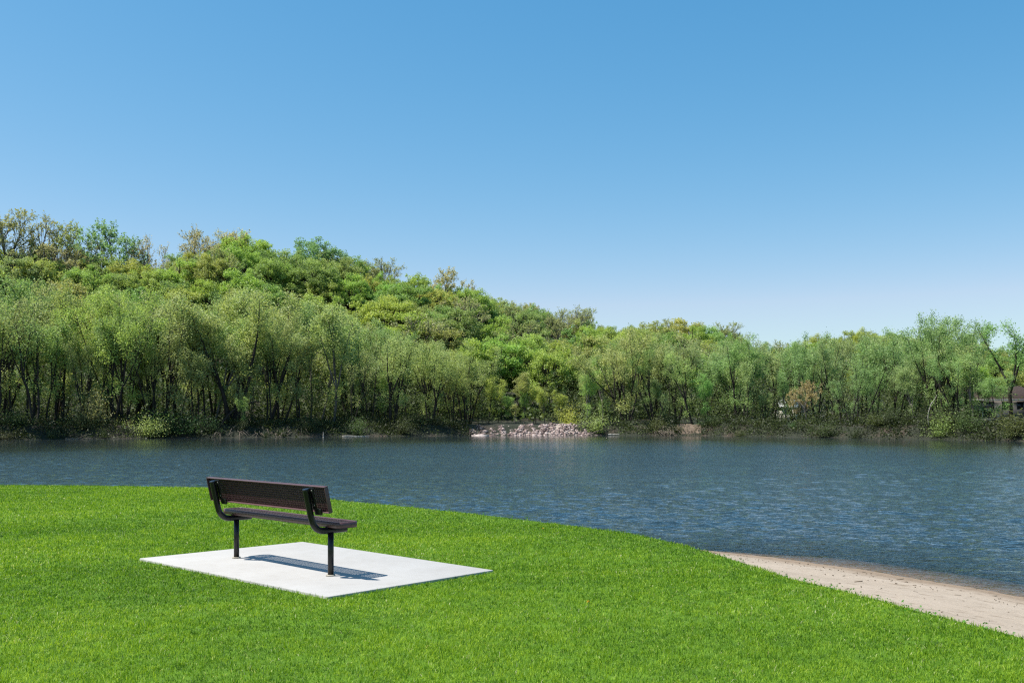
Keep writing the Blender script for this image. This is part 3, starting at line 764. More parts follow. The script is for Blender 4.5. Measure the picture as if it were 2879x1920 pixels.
make_cottonwood(165, 2, 8, 1900, spread=.6, kind='slender', rbase=.22, fan=11, low=.75)
for s_ in range(6): make_oak(200 + s_, Wd=3.9 + 0.32 * s_, nclump=96 + 6 * s_)
for s_ in range(4): make_bare(300 + s_, nleaf=(1500, 3200, 5200, 2300)[s_], spread=(30, 36, 38, 27)[s_], leaf=.22)
for s_ in range(4): make_shrub(400 + s_, H=2.7 + .4 * s_, arch=.3 + .2 * s_)

# one record per tree: kind, prototype, place, height, colour, row; objects are made afterwards, labels once all are known
TREES = []
def plant(kind, px, Y, ytop=None, H=None, color=(0.12, 0.17, 0.05), row='', proto=None, rz=None, wide=1.0, tone='', tilt=0.0, hero=None):
    X = (px - CXD) * Y / FD
    z = float(far_z(X, Y))
    if H is None: H = EYE + (YHD - ytop) * Y / FD - z
    TREES.append(dict(kind=kind, px=px, X=X, Y=Y, z=z, H=max(H, 1.2), color=color, row=row, proto=proto, rz=rz, wide=wide, tone=tone, tilt=tilt, hero=hero))

TOP_X = [-120, 0, 150, 300, 450, 620, 740, 830, 900, 1000, 1080, 1120, 1200, 1290, 1350, 1400, 1450, 1520, 1600, 1680, 1760, 1850, 1950, 2050, 2150, 2250, 2351, 2480]
TOP_Y = [622, 612, 640, 650, 642, 640, 668, 702, 738, 762, 772, 805, 850, 845, 800, 765, 748, 762, 762, 752, 772, 750, 748, 735, 712, 732, 722, 722]
COTTON = [('pale green', (0.138, 0.168, 0.060)), ('light olive', (0.135, 0.155, 0.060)), ('mid green', (0.102, 0.145, 0.050)), ('fresh green', (0.112, 0.158, 0.050)), ('yellowish green', (0.142, 0.165, 0.050))]
COTTON_R = [('pale green', (0.125, 0.165, 0.066)), ('mid green', (0.094, 0.145, 0.054)), ('fresh green', (0.104, 0.158, 0.056)), ('light olive', (0.128, 0.155, 0.064))]
rt = random.Random(11)
def cot(px): return rt.choice(COTTON if px < 1500 else COTTON_R)
def bankY(px, s): return float(far_shore((px - CXD) / FD)) + s
# notable bank trees first
def hero(kind, px, s, ytop, tone, color, proto, rz, wide, text, tilt=0.0):
    plant(kind, px, bankY(px, s), ytop=ytop, color=color, row='front', proto=proto, rz=rz, wide=wide, tone=tone, tilt=tilt, hero=text)
hero('vase', 988, 6, 768, 'pale green', (0.140, 0.172, 0.058), 1, 0.6, 1.05, 'broad pale green tree with thick forked trunk on the bank just before the stones begin')
hero('vase', 1440, 5, 750, 'light olive', (0.150, 0.165, 0.060), 0, 2.1, 1.1, 'broad vase-shaped olive tree with many dark stems on the bank after the stones')
hero('slender', 1347, 4, 842, 'pale green', (0.140, 0.205, 0.060), 0, 0.4, 1.3, 'slim straight pale green tree with grey trunk at the right end of the stone rubble')
hero('cottonwood', 1592, 3, 790, 'light olive', (0.130, 0.175, 0.055), 3, 1.0, 1.0, 'tree leaning to the left out of the bare sandy clearing on the far bank', tilt=-13)
hero('slender', 1622, 3.5, 850, 'mid green', (0.09, 0.165, 0.045), 1, 1.6, 1.3, 'thin upright tree beside the leaning tree at the bare clearing')
hero('cottonwood', 1700, 8, 760, 'fresh green', (0.100, 0.155, 0.050), 1, 2.6, 1.0, 'tall green tree with two dark trunks behind the bare clearing')
hero('budding', 1853, 5, 868, 'tan', (0.150, 0.122, 0.058), 2, 0.3, 0.85, 'small tan-orange tree standing out among the green trees of the far bank')
hero('cottonwood', 2325, 9, 725, 'fresh green', (0.088, 0.150, 0.046), 3, 1.2, 1.35, 'large dense green tree with dark trunk overhanging the brown-roofed house')
hero('vase', 2150, 10, 706, 'pale green', (0.112, 0.162, 0.060), 1, 3.0, 0.85, 'tallest loose-crowned tree just left of the brown-roofed house')
hero('vase', 285, 7, 640, 'yellowish green', (0.150, 0.195, 0.048), 0, 4.0, 0.72, 'yellowish tree with spreading dark stems above the open lawn left of the bench')
hero('slender', 555, 2.2, 905, 'pale green', (0.14, 0.19, 0.06), 2, 2.2, 1.4, 'thin young tree at the waterline straight above the left end of the bench')
hero('slender', 2232, 6, 800, 'pale green', (0.118, 0.160, 0.060), 0, 0.9, 1.7, 'slim leafy tree screening the left corner of the brown-roofed house')
hero('slender', 2292, 5, 845, 'mid green', (0.098, 0.150, 0.052), 1, 2.9, 1.5, 'smaller leafy tree standing in front of the middle of the brown-roofed house')
# front, middle and rear ranks of the bank wood
def rank(n, x0, x1, s0, s1, dy0, dy1, row, skip=()):
    step = (x1 - x0) / n
    for i in range(n):
        px = x0 + (i + 0.5 + rt.uniform(-.33, .33)) * step
        if any(a < px < b for a, b in skip): continue
        s = rt.uniform(s0, s1); top = float(np.interp(px, TOP_X, TOP_Y)) + rt.uniform(dy0, dy1)
        tone, c = cot(px)
        f_ = rt.uniform(.90, 1.10); c = tuple(v * f_ for v in c)
        gap = 1085 < px < 1340
        kind = 'slender' if (gap or rt.random() < (0.45 if row == 'front' else .25)) else 'cottonwood'
        H = None
        plant(kind, px, bankY(px, s), ytop=top, color=c, row=row, proto=None, wide=rt.uniform(.75, 1.15) * (1.2 if kind == 'slender' else 1), tone=tone, tilt=rt.gauss(4 if px < 800 else 0, 5.5))
rank(60, -90, 2450, 4.5, 11, 5, 120, 'front', [(950, 1030), (1085, 1330), (1400, 1485), (1560, 1640), (1820, 1880), (2265, 2420)])
rank(46, -120, 2480, 12, 22, -4, 40, 'middle', [(1120, 1300), (2258, 2390)])
rank(34, -140, 2500, 24, 34, 4, 40, 'rear', [(2250, 2390)])
rank(16, 1680, 2245, 44, 72, 12, 45, 'far', [])
for i in range(30):
    px = rt.uniform(-40, 2200)
    if 1060 < px < 1400 or 1560 < px < 1640: continue
    tone, c = cot(px)
    plant('slender', px, bankY(px, rt.uniform(3.5, 8)), ytop=float(np.interp(px, TOP_X, TOP_Y)) + rt.uniform(40, 150), color=c, row='front', proto=rt.choice([3, 4]), wide=rt.uniform(.9, 1.3), tone=tone, tilt=rt.gauss(2, 6))
# thin pole trees behind the stone landing
for px in (1098, 1122, 1148, 1165, 1182, 1202, 1228, 1250, 1280):
    tone, c = rt.choice([('yellowish green', (0.165, 0.19, 0.045)), ('pale green', (0.13, 0.19, 0.055)), ('light olive', (0.15, 0.16, 0.055))])
    plant('slender', px, bankY(px, rt.uniform(9, 16)), ytop=rt.uniform(845, 900), color=c, row='middle', wide=1.25, tone=tone, tilt=rt.gauss(0, 4))
# hillside
OAK = [('bright green', (0.118, 0.164, 0.036)), ('yellow-green', (0.138, 0.168, 0.038)), ('deep green', (0.092, 0.134, 0.038)), ('olive', (0.124, 0.144, 0.045)), ('golden olive', (0.138, 0.150, 0.044)), ('bluish green', (0.102, 0.146, 0.048))]
def hill_rank(q, n, x0, x1, row, bare=0.12, hs=1.0):
    step = (x1 - x0) / n
    for i in range(n):
        px = x0 + (i + .5 + rt.uniform(-.4, .4)) * step; t = (px - CXD) / FD
        sh = float(far_shore(t)); ft = float(hill_foot(t)); rd = float(ridge_depth(t))
        qq = q + rt.uniform(-.06, .06)
        Y = sh + ft + qq * (rd - sh - ft)
        if rt.random() < bare:
            tone, c = rt.choice([('tan', (0.138, 0.132, 0.064)), ('greyish olive', (0.122, 0.132, 0.060)), ('pale olive', (0.132, 0.148, 0.058))])
            plant('budding', px, Y, H=rt.uniform(12, 15.5) * hs, color=c, row=row, tone=tone, wide=rt.uniform(.85, 1.2))
        else:
            tone, c = rt.choices(OAK, [5, 4, 2.2, 2.5, 1.2, 1.4] if 450 < px < 1400 else [3, 2, 3, 3.2, 1, 2])[0]
            c = tuple(v * rt.uniform(.9, 1.1) for v in c)
            plant('oak', px, Y, H=rt.uniform(10.5, 13.5) * hs, color=c, row=row, tone=tone, wide=rt.uniform(.85, 1.2))
hill_rank(0.12, 17, 700, 1700, 'foot', .10)
hill_rank(0.30, 28, 480, 1800, 'low', .10)
hill_rank(0.50, 34, 60, 1720, 'mid', .12)
hill_rank(0.70, 38, -60, 1700, 'upper', .14)
hill_rank(0.86, 40, -80, 1700, 'high', .16)
hill_rank(1.00, 42, -80, 1720, 'ridge', .26)
hill_rank(1.00, 14, 1720, 2450, 'ridge', .15)
hill_rank(0.62, 12, 1740, 2430, 'mid', .1)
hill_rank(0.25, 12, 1780, 2430, 'low', .1)
# tall open trees breaking the skyline
def crest(px, ytop, tone, c, proto, text, kind='budding', wide=1.0, q=0.97):
    t = (px - CXD) / FD; Y = float(far_shore(t) + hill_foot(t) + q * (ridge_depth(t) - far_shore(t) - hill_foot(t)))
    plant(kind, px, Y, ytop=ytop, color=c, row='ridge', proto=proto, tone=tone, wide=wide, hero=text)
crest(20, 480, 'tan', (0.128, 0.130, 0.056), 3, 'tall tan budding tree at the very left end of the hilltop', wide=1.1)
crest(92, 484, 'tan', (0.130, 0.130, 0.064), 0, 'tall nearly bare tree, round crown, second along the hilltop from the left end', wide=1.05)
crest(148, 508, 'olive', (0.13, 0.15, 0.05), 2, 'olive upright tree on the hilltop, third from the left end', wide=.8)
crest(268, 502, 'bluish green', (0.09, 0.145, 0.06), 2, 'bluish green open-crowned tree standing alone above the hilltop left of the bench', 'budding', .95)
crest(345, 535, 'grey', (0.19, 0.17, 0.10), 0, 'thin bare tree in the hilltop dip before the main summit', wide=.8)
crest(437, 520, 'tan', (0.160, 0.145, 0.078), 1, 'round bare-branched tan tree where the summit begins', wide=.85)
crest(512, 520, 'greyish olive', (0.19, 0.175, 0.09), 3, 'grey twiggy tree behind the green summit oak, above the bench', wide=.95)
crest(1018, 612, 'greyish olive', (0.18, 0.165, 0.08), 2, 'last grey-olive budding tree of the crest before the slope drops to the right', wide=.9)
crest(730, 545, 'bluish green', (0.078, 0.132, 0.050), 3, 'dark bluish green dome on the crest to the right of the bench', 'oak', 1.1)
crest(565, 526, 'yellow-green', (0.128, 0.180, 0.034), 5, 'bright yellow-green oak topping the summit above the bench', 'oak', 1.15)
crest(1565, 729, 'golden olive', (0.150, 0.152, 0.044), 4, 'golden olive dome on the low second rise right of the stone landing', 'oak', 1.2)

# shrubs along the waterline
SH = [('dark green', (0.024, 0.036, 0.014)), ('olive', (0.040, 0.046, 0.019)), ('mid green', (0.036, 0.054, 0.019)), ('yellowish green', (0.058, 0.070, 0.024))]  # leaf colours darkened to stand in for the shade on the bank
n = 50
for i in range(n):
    px = -70 + (i + .5 + rt.uniform(-.4, .4)) * 2500 / n
    if 1075 < px < 1392 or 1560 < px < 1612: continue
    tone, c = rt.choices(SH, [4, 3, 3, .8])[0]
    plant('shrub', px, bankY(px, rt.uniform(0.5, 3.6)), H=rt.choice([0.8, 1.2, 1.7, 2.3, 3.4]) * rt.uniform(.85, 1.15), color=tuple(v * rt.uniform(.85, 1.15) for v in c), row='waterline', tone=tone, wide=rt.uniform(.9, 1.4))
plant('shrub', 1309, bankY(1309, 7.5), H=3.6, color=(0.155, 0.165, 0.035), row='waterline', proto=1, tone='yellow', hero='bright yellow-green bush at the upper right end of the stone rubble')
plant('shrub', 1372, bankY(1372, 1.2), H=4.2, color=(0.11, 0.14, 0.045), row='waterline', proto=2, tone='pale', hero='pale green bush leaning over the water just right of the stones')
plant('shrub', 212, bankY(212, 3.0), H=6.2, color=(0.105, 0.105, 0.042), row='waterline', proto=3, tone='buff', hero='buff-coloured domed bush on the bank above the empty left lawn', wide=.75)
plant('shrub', 2160, bankY(2160, 1.0), H=4.4, color=(0.085, 0.115, 0.034), row='waterline', proto=0, tone='bright', hero='bright yellowish bush at the water edge below the brown-roofed house', wide=.8)
plant('shrub', 340, bankY(340, 1.0), H=3.6, color=(0.13, 0.16, 0.05), row='waterline', proto=2, tone='olive', hero='light olive bush hanging over the shadowed bank left of the bench')

# ---- labels that single each tree out
def zone(px):
    for lim, txt in ((240, 'above the left lawn end'), (474, 'just left of the bench'), (764, 'above the bench'), (1080, 'between bench and stones'), (1340, 'above the stone rubble'),
                     (1640, 'right of the stones'), (2000, 'above the sandy beach'), (2200, 'left of the house')):
        if px < lim: return txt
    return 'around the house'
ROWTXT = {'front': 'in the front rank', 'middle': 'in the second rank', 'rear': 'in the third rank', 'far': 'in the deepest rank', 'foot': 'at the hill foot', 'low': 'low on the hill', 'mid': 'halfway up the hill',
          'upper': 'on the upper slope', 'high': 'below the ridge', 'ridge': 'on the ridge', 'waterline': 'at the waterline'}
NAMES = {'cottonwood': ('cottonwood_tree', 'cottonwood', 'tree', 'tall trees along the far bank'), 'vase': ('spreading_tree', 'spreading tree', 'tree', 'tall trees along the far bank'),
         'slender': ('slender_tree', 'slim tree', 'tree', 'tall trees along the far bank'), 'oak': ('oak_tree', 'round tree', 'tree', 'round-crowned trees on the hill'),
         'budding': ('budding_tree', 'budding tree', 'tree', 'half-bare trees of the hill'), 'shrub': ('shrub', 'shrub', 'shrub', 'shrubs along the far waterline')}
ORD = ['first', 'second', 'third', 'fourth', 'fifth', 'sixth', 'seventh', 'eighth', 'ninth', 'tenth', 'eleventh', 'twelfth', 'thirteenth', 'fourteenth', 'fifteenth', 'sixteenth']
cells = {}
for t in TREES:
    if not t['hero']: cells.setdefault((t['kind'], t['tone'], t['row'], zone(t['px'])), []).append(t)
for (kind, tone, row, zn), L_ in cells.items():
    L_.sort(key=lambda t: t['px'])
    for i, t in enumerate(L_):
        o_ = '' if len(L_) == 1 else ', %s from left' % ORD[i]
        t['label'] = '%s %s %s%s, %s' % (tone, NAMES[kind][1], ROWTXT[row], o_, zn)
HREF = {'cottonwood': 20.0, 'vase': 20.0, 'slender': 20.0, 'oak': 12.3, 'budding': 14.0}
protoH = {k: [max(v.co.z for v in me.vertices) for me, _ in L_] for k, L_ in PROTO.items()}
for t in TREES:
    nm, _, cat, grp = NAMES[t['kind']]
    k = t['proto'] if t['proto'] is not None else rt.randrange(len(PROTO[t['kind']]))
    if t['proto'] is None and t['kind'] == 'slender': k = rt.randrange(3)
    if t['proto'] is None and t['kind'] == 'cottonwood':
        k = rt.randrange(N_DENSE, len(PROTO['cottonwood'])) if t['row'] == 'front' else (rt.randrange(len(PROTO['cottonwood'])) if t['row'] == 'middle' else rt.randrange(N_DENSE))
    crown_me, trunk_me = PROTO[t['kind']][k]
    s = t['H'] / protoH[t['kind']][k]
    root = bpy.data.objects.new(nm, None); COL.objects.link(root)
    root.empty_display_size = 0.5
    root.location = (t['X'], t['Y'], t['z'] - 0.1)
    root.rotation_euler = (0, R(t['tilt']), 0)
    sw = s * t['wide'] if t['kind'] not in ('slender',) else s * t['wide']
    rz = t['rz'] if t['rz'] is not None else rt.uniform(0, 6.28)
    tag(root, t['hero'] or t['label'], cat, grp)
    for pn, me in (('crown', crown_me), ('trunk', trunk_me)):
        o = bpy.data.objects.new('stems' if (pn == 'trunk' and t['kind'] == 'shrub') else pn, me); COL.objects.link(o); o.parent = root
        o.rotation_euler = (0, 0, rz); o.scale = (sw, sw, s)
        o.color = (*t['color'], 1)
print('TREES', len(TREES), {k: sum(1 for t in TREES if t['kind'] == k) for k in NAMES})

# woods running on along the bank past both sides of the frame, one mass
def flank_woods():
    rg = np.random.default_rng(31); VV = []; QQ = []; n = 0; var = []
    def add(me, X, Y, z, s, step, grow):
        nonlocal n
        co_ = np.empty(len(me.vertices) * 3, np.float32); me.vertices.foreach_get('co', co_)
        V = co_.reshape(-1, 4, 3)[::step]
        c = V.mean(1, keepdims=True); V = (c + (V - c) * grow).reshape(-1, 3)
        a = rg.uniform(0, 6.28)
        V = np.c_[V[:, 0] * math.cos(a) - V[:, 1] * math.sin(a), V[:, 0] * math.sin(a) + V[:, 1] * math.cos(a), V[:, 2]] * s + (X, Y, z)
        VV.append(V); m_ = len(V) // 4; QQ.append(np.arange(m_ * 4).reshape(-1, 4) + n); n += len(V); var.append(np.clip(rg.normal(.5, .08) + rg.normal(0, .18, m_), 0, 1))
    for side in (-1, 1):
        for i in range(70):
            px = rg.uniform(-1150, -170) if side < 0 else rg.uniform(2560, 3500)
            t = (px - CXD) / FD; sh = float(far_shore(t))
            if i < 34: s_ = rg.uniform(4, 20); me = PROTO['cottonwood'][i % 8][0]; k = rg.uniform(.8, 1.0)
            else: s_ = rg.uniform(25, 125); me = PROTO['oak'][i % 6][0]; k = rg.uniform(.9, 1.15)
            X, Y = t * (sh + s_), sh + s_
            add(me, X, Y, float(far_z(X, Y)), k, 4, 2.0)
    m = leaf_mat('woods_leaf', False, (0.26, 0.36, 0.11), 0.4)
    tag(mobj('woods', np_mesh('woods', np.vstack(VV), np.vstack(QQ), None, m, var=np.concatenate(var))), 'green woods running on along the far bank', kind='stuff')
flank_woods()

# ------------------------------------------------------------------ undergrowth (one uncountable mass)
def undergrowth():
    rg = np.random.default_rng(77); pts = []; var = []
    def clumpset(n, s0, s1, hmax, per, x0=-130, x1=2480, skip=(), v0=.42):
        for i in range(n):
            px = rg.uniform(x0, x1); s = rg.uniform(s0, s1)
            if any(a < px < b for a, b in skip) : continue
            Y = bankY(px, s); X = (px - CXD) * Y / FD
            h = hmax * rg.uniform(.35, 1.0); r = rg.uniform(.6, 1.5)
            k = int(per * rg.uniform(.6, 1.3))
            u = rg.random(k) ** 0.7
            c = np.c_[X + rg.normal(0, r, k) * (1 - .4 * u), Y + rg.normal(0, r, k) * (1 - .4 * u), h * u]
            c[:, 2] += far_z(c[:, 0], c[:, 1]) + 0.05
            pts.append(c); var.append(np.clip(v0 + rg.normal(0, .16) + rg.normal(0, .12, k), 0, 1))
    lane = [(1078, 1390)]
    clumpset(420, 0.5, 4.5, 0.9, 90, skip=lane + [(1555, 1610)], v0=.08)  # front clumps take darker leaf tones, painting in shade at the bank foot
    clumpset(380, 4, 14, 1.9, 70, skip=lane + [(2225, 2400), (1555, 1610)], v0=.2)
    clumpset(900, 9, 40, 9.0, 150, skip=[(2235, 2400), (1140, 1250)])
    clumpset(60, 9, 22, 2.6, 60, 1078, 1390, skip=[(1140, 1262)])
    clumpset(60, 20, 80, 2.2, 50, 2000, 2230)
    P_ = np.vstack(pts); V, Q = leaves(P_, 0.15, rg, 0.2)
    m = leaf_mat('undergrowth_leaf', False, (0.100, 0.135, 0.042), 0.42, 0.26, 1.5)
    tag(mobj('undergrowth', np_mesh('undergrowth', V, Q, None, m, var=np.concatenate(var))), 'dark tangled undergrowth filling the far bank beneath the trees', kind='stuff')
    pts, var = [], []
    for i in range(1500):                                           # low brush between the hillside trees
        px = rg.uniform(-150, 1750); t = (px - CXD) / FD; q = rg.uniform(0.0, 1.05)
        Y = float(far_shore(t) + hill_foot(t) + q * (ridge_depth(t) - far_shore(t) - hill_foot(t))); X = t * Y
        k = 34; u = rg.random(k)
        c = np.c_[X + rg.normal(0, 1.6, k), Y + rg.normal(0, 1.6, k), 3.6 * rg.uniform(.4, 1) * u]
        c[:, 2] += far_z(c[:, 0], c[:, 1]); pts.append(c); var.append(np.clip(.4 + rg.normal(0, .2) + rg.normal(0, .1, k), 0, 1))
    P_ = np.vstack(pts); V, Q = leaves(P_, 0.5, rg, 0.5)
    m = leaf_mat('brush_leaf', False, (0.085, 0.125, 0.035), 0.35, 0.5, 1.7)
    tag(mobj('hillside_undergrowth', np_mesh('hillside_undergrowth', V, Q, None, m, var=np.concatenate(var))), 'low green brush between the trees of the hill', kind='stuff')
undergrowth()

# ------------------------------------------------------------------ stone landing on the far shore
def stone_V(rg, n=1):
    """one angular stone: jittered icosahedron"""
    f = (1 + 5 ** .5) / 2
    v = np.array([(-1, f, 0), (1, f, 0), (-1, -f, 0), (1, -f, 0), (0, -1, f), (0, 1, f), (0, -1, -f), (0, 1, -f), (f, 0, -1), (f, 0, 1), (-f, 0, -1), (-f, 0, 1)]) / 1.9
    return v * rg.uniform(.65, 1.2, (12, 1)) * rg.uniform(.6, 1.15, 3)
ICO = [(0, 11, 5), (0, 5, 1), (0, 1, 7), (0, 7, 10), (0, 10, 11), (1, 5, 9), (5, 11, 4), (11, 10, 2), (10, 7, 6), (7, 1, 8), (3, 9, 4), (3, 4, 2), (3, 2, 6), (3, 6, 8), (3, 8, 9), (4, 9, 5), (2, 4, 11), (6, 2, 10), (8, 6, 7), (9, 8, 1)]
def stone_mat():
    m, N, L, o = new_mat('quarry_stone')
    a = N('ShaderNodeAttribute'); a.attribute_name = 'var'
    c = ramp(N, L, a.outputs['Fac'], [(0.0, (0.08, 0.056, 0.052)), (0.35, (0.24, 0.175, 0.158)), (0.8, (0.37, 0.29, 0.262)), (1.0, (0.46, 0.39, 0.36))]).outputs[0]
    tc = N('ShaderNodeTexCoord'); n = noise(N, L, tc.outputs['Object'], 4, 4)
    c = mixc(N, L, 'MULTIPLY', 1.0, c, ramp(N, L, n.outputs[0], [(.3, (.7, .7, .7)), (.7, (1.15, 1.15, 1.15))]).outputs[0])
    p = N('ShaderNodeBsdfPrincipled'); L(c, p.inputs['Base Color']); p.inputs['Roughness'].default_value = .9; p.inputs['Specular IOR Level'].default_value = .2
    L(p.outputs[0], o.inputs[0]); return m
M_STONE = stone_mat()
def mound_top(px): return np.interp(px, [1070, 1095, 1140, 1220, 1300, 1340, 1370, 1395], [0.8, 1.15, 1.05, 1.25, 1.55, 1.05, 0.55, 0.2])
# gravel fill under and behind the stones
xs = np.linspace(1068, 1398, 50); sv = np.linspace(-1.6, 8.5, 24)
PXg, Sg = np.meshgrid(xs, sv, indexing='ij')
Yg = far_shore((PXg - CXD) / FD) + Sg; Xg = (PXg - CXD) * Yg / FD
slope = smooth((Sg + 1.0) / 4.6)
Zg = -0.35 + (mound_top(PXg) + 0.35) * slope + 0.06 * np.sin(PXg * .31) * np.cos(Sg * 2.0)
edge = np.clip(np.minimum(PXg - 1068, 1398 - PXg) / 24, 0, 1); Zg = np.where(Sg > 6.5, Zg - (Sg - 6.5) * .5, Zg) * edge - 0.5 * (1 - edge)
tag(mobj('gravel_path', grid_mesh('gravel_path', Xg, Yg, Zg, pbr('pale_gravel', (0.33, 0.275, 0.235), .95, .1, .25, 2.5, .5, 8))), kind='structure')
def rubble():
    rg = np.random.default_rng(5); V = []; T = []; var = []; k = 0
    big = []
    for i in range(3400):
        px = rg.uniform(1078, 1388); s = rg.uniform(-1.3, 3.1)
        if px > 1350 and s > 2.2 - (px - 1350) * .03: continue
        Y = bankY(px, s); X = (px - CXD) * Y / FD
        z = -0.35 + (mound_top(px) + .35) * float(smooth((s + 1.0) / 4.6)) + rg.uniform(-.06, .16) + .22 * (math.sin(px * .19) * math.sin(px * .073 + s)) * min(1, max(0, (s + 1) / 3))
        size = 0.09 + 0.24 * rg.random() ** 3.0
        v = stone_V(rg) * size; a = rg.uniform(0, 6.28)
        v = np.c_[v[:, 0] * math.cos(a) - v[:, 1] * math.sin(a), v[:, 0] * math.sin(a) + v[:, 1] * math.cos(a), v[:, 2] * .8] + (X, Y, z)
        V.append(v); T.append(np.array(ICO) + 12 * k); k += 1
        dark = 0.22 * np.clip((1180 - px) / 60, 0, 1)
        var += [np.clip(rg.normal(.58 - dark, .27), 0, 1)] * 20
    tag(mobj('stone_rubble', np_mesh('stone_rubble', np.vstack(V), None, np.vstack(T), M_STONE, var=var)), 'heap of broken pinkish grey stones sloping into the water on the far bank', kind='stuff')
    for j, (px, s, size, txt, vv) in enumerate([(1103, -0.7, .95, 'long pale flat boulder at the water by the left foot of the stone rubble', .95), (1128, -.3, .55, 'dark angular boulder low on the left side of the stone rubble', .15),
                                         (1113, 1.2, .55, 'pale blocky boulder high on the left side of the stone rubble', .8), (1170, .2, .5, 'dark grey boulder at the water under the middle of the stone rubble', .2)]):
        Y = bankY(px, s); X = (px - CXD) * Y / FD; z = -0.3 + (mound_top(px) + .35) * float(smooth((s + 1) / 4.6)) + .12
        v = stone_V(rg) * size * np.array([1.5 if j == 0 else 1.1, .9, .45 if j == 0 else .7])
        o = mobj('boulder', np_mesh('boulder', v, None, ICO, M_STONE, var=[vv] * 20), loc=(X, Y, z)); tag(o, txt, 'boulder', 'larger boulders in the stone rubble')
rubble()
# bare earth clearing
xs = np.linspace(1545, 1618, 20); sv = np.linspace(0.6, 6, 16); PXg, Sg = np.meshgrid(xs, sv, indexing='ij')
Yg = far_shore((PXg - CXD) / FD) + Sg; Xg = (PXg - CXD) * Yg / FD
ed = np.clip(np.minimum(np.minimum(PXg - 1545, 1618 - PXg) / 14, (6 - Sg) / .8), 0, 1) * np.clip((Sg - .6) / .8, 0, 1)
tag(mobj('bare_ground', grid_mesh('bare_ground', Xg, Yg, far_z(Xg, Yg) - .25 + .45 * ed, pbr('bare_earth', (0.13, 0.10, 0.075), .95, .1, .35, 1.6, .6, 5))), kind='structure')

# driftwood, dead wood, stake
M_DEAD = bark_mat('bleached_wood', (0.22, 0.20, 0.17), (0.45, 0.42, 0.37))
M_LOG = bark_mat('wet_log', (0.07, 0.055, 0.04), (0.20, 0.17, 0.13))
def log(px0, s0, z0, px1, s1, z1, r, mat, name, label, cat, mid=None, grp=None, branches=0):
    p0, p1 = [np.array(((px - CXD) * bankY(px, s) / FD, bankY(px, s), z)) for px, s, z in ((px0, s0, z0), (px1, s1, z1))]
    m = (p0 + p1) / 2 + np.array(mid or (0, 0, 0)); g = Geo()
    tq = np.linspace(0, 1, 9)[:, None]
    P_ = p0 * (1 - tq) ** 2 + 2 * m * tq * (1 - tq) + p1 * tq ** 2
    c = P_[0].copy(); rg = np.random.default_rng(int(px0))
    P_ = P_ - c + rg.normal(0, r * .25, P_.shape)
    g.tube(P_, np.linspace(r, r * .45, 9), 7)
    for b in range(branches):
        q = at(P_, rg.uniform(.35, .9)); d = rot_to(P_[-1] - P_[0], R(rg.uniform(30, 60)), rg.uniform(0, 6.28))
        B, _ = limb(q, d, rg.uniform(.6, 1.6), 4, .1, .2, rg); g.tube(B, np.linspace(r * .45, .012, 5), 4)
    o = g.obj(name, mat, None, True); o.location = c; tag(o, label, cat, grp)
log(1350, -.9, .05, 1392, .6, 1.0, .10, M_LOG, 'fallen_branch', 'dark fallen branch sloping from the stones into the water', 'branch', branches=3)
log(1384, .6, 1.3, 1393, -.8, -.1, .09, M_BARK, 'leaning_snag', 'short dark snag leaning down into the water right of the stones', 'dead wood', (0.3, 0, .2), branches=1)
log(1395, -.5, .10, 1422, -.4, .14, .10, M_DEAD, 'driftwood_log', 'pale log lying at the waterline just right of the stones', 'log', grp='logs at the far waterline')
log(785, -.5, .06, 850, -.5, .08, .09, M_DEAD, 'driftwood_log', 'pale thin log at the waterline above the right end of the bench', 'log', grp='logs at the far waterline')
log(150, -.4, .04, 210, -.6, .08, .10, M_LOG, 'driftwood_log', 'weathered log at the shaded waterline far left', 'log', grp='logs at the far waterline', branches=2)
log(2134, 2.5, 1.0, 2140, 2.2, 4.0, .085, M_DEAD, 'dead_stem', 'white bent dead stem standing on the bank left of the house', 'dead tree', (-.55, 0, .2), branches=1)
log(60, 60, 1.0, 62, 60, 1.2, .05, M_DEAD, 'dead_stem', 'x', 'dead tree') if False else None
log(742, -2.0, -.3, 742.4, -2.0, .62, .10, M_DEAD, 'wooden_stake', 'small pale stake standing in the shallows above the bench', 'stake')
log(505, 2.0, 1.2, 600, 3.0, 4.3, .13, M_BARK, 'arched_trunk', 'dark trunk arching low to the right over the bank above the bench', 'dead wood', (-.8, 0, 1.7), branches=3)
# tangle of exposed roots on the bank
def roots():
    rg = np.random.default_rng(9); g = Geo()
    for i in range(150):
        px = rg.uniform(1500, 1548) if i % 3 else rg.uniform(480, 700); s = rg.uniform(.2, 2.0); Y = bankY(px, s); X = (px - CXD) * Y / FD
        z = float(far_z(X, Y)) + .15
        P_, _ = limb((X, Y, z + .3), (rg.normal(0, .7), -1, -.5), rg.uniform(.6, 1.8), 5, -.6, .35, rg)
        g.tube(P_, np.linspace(.045, .015, 6), 4, False)
    tag(g.obj('exposed_roots', M_LOG, None, True), 'tangle of exposed roots and drift on the eroded far bank', kind='stuff')
roots()

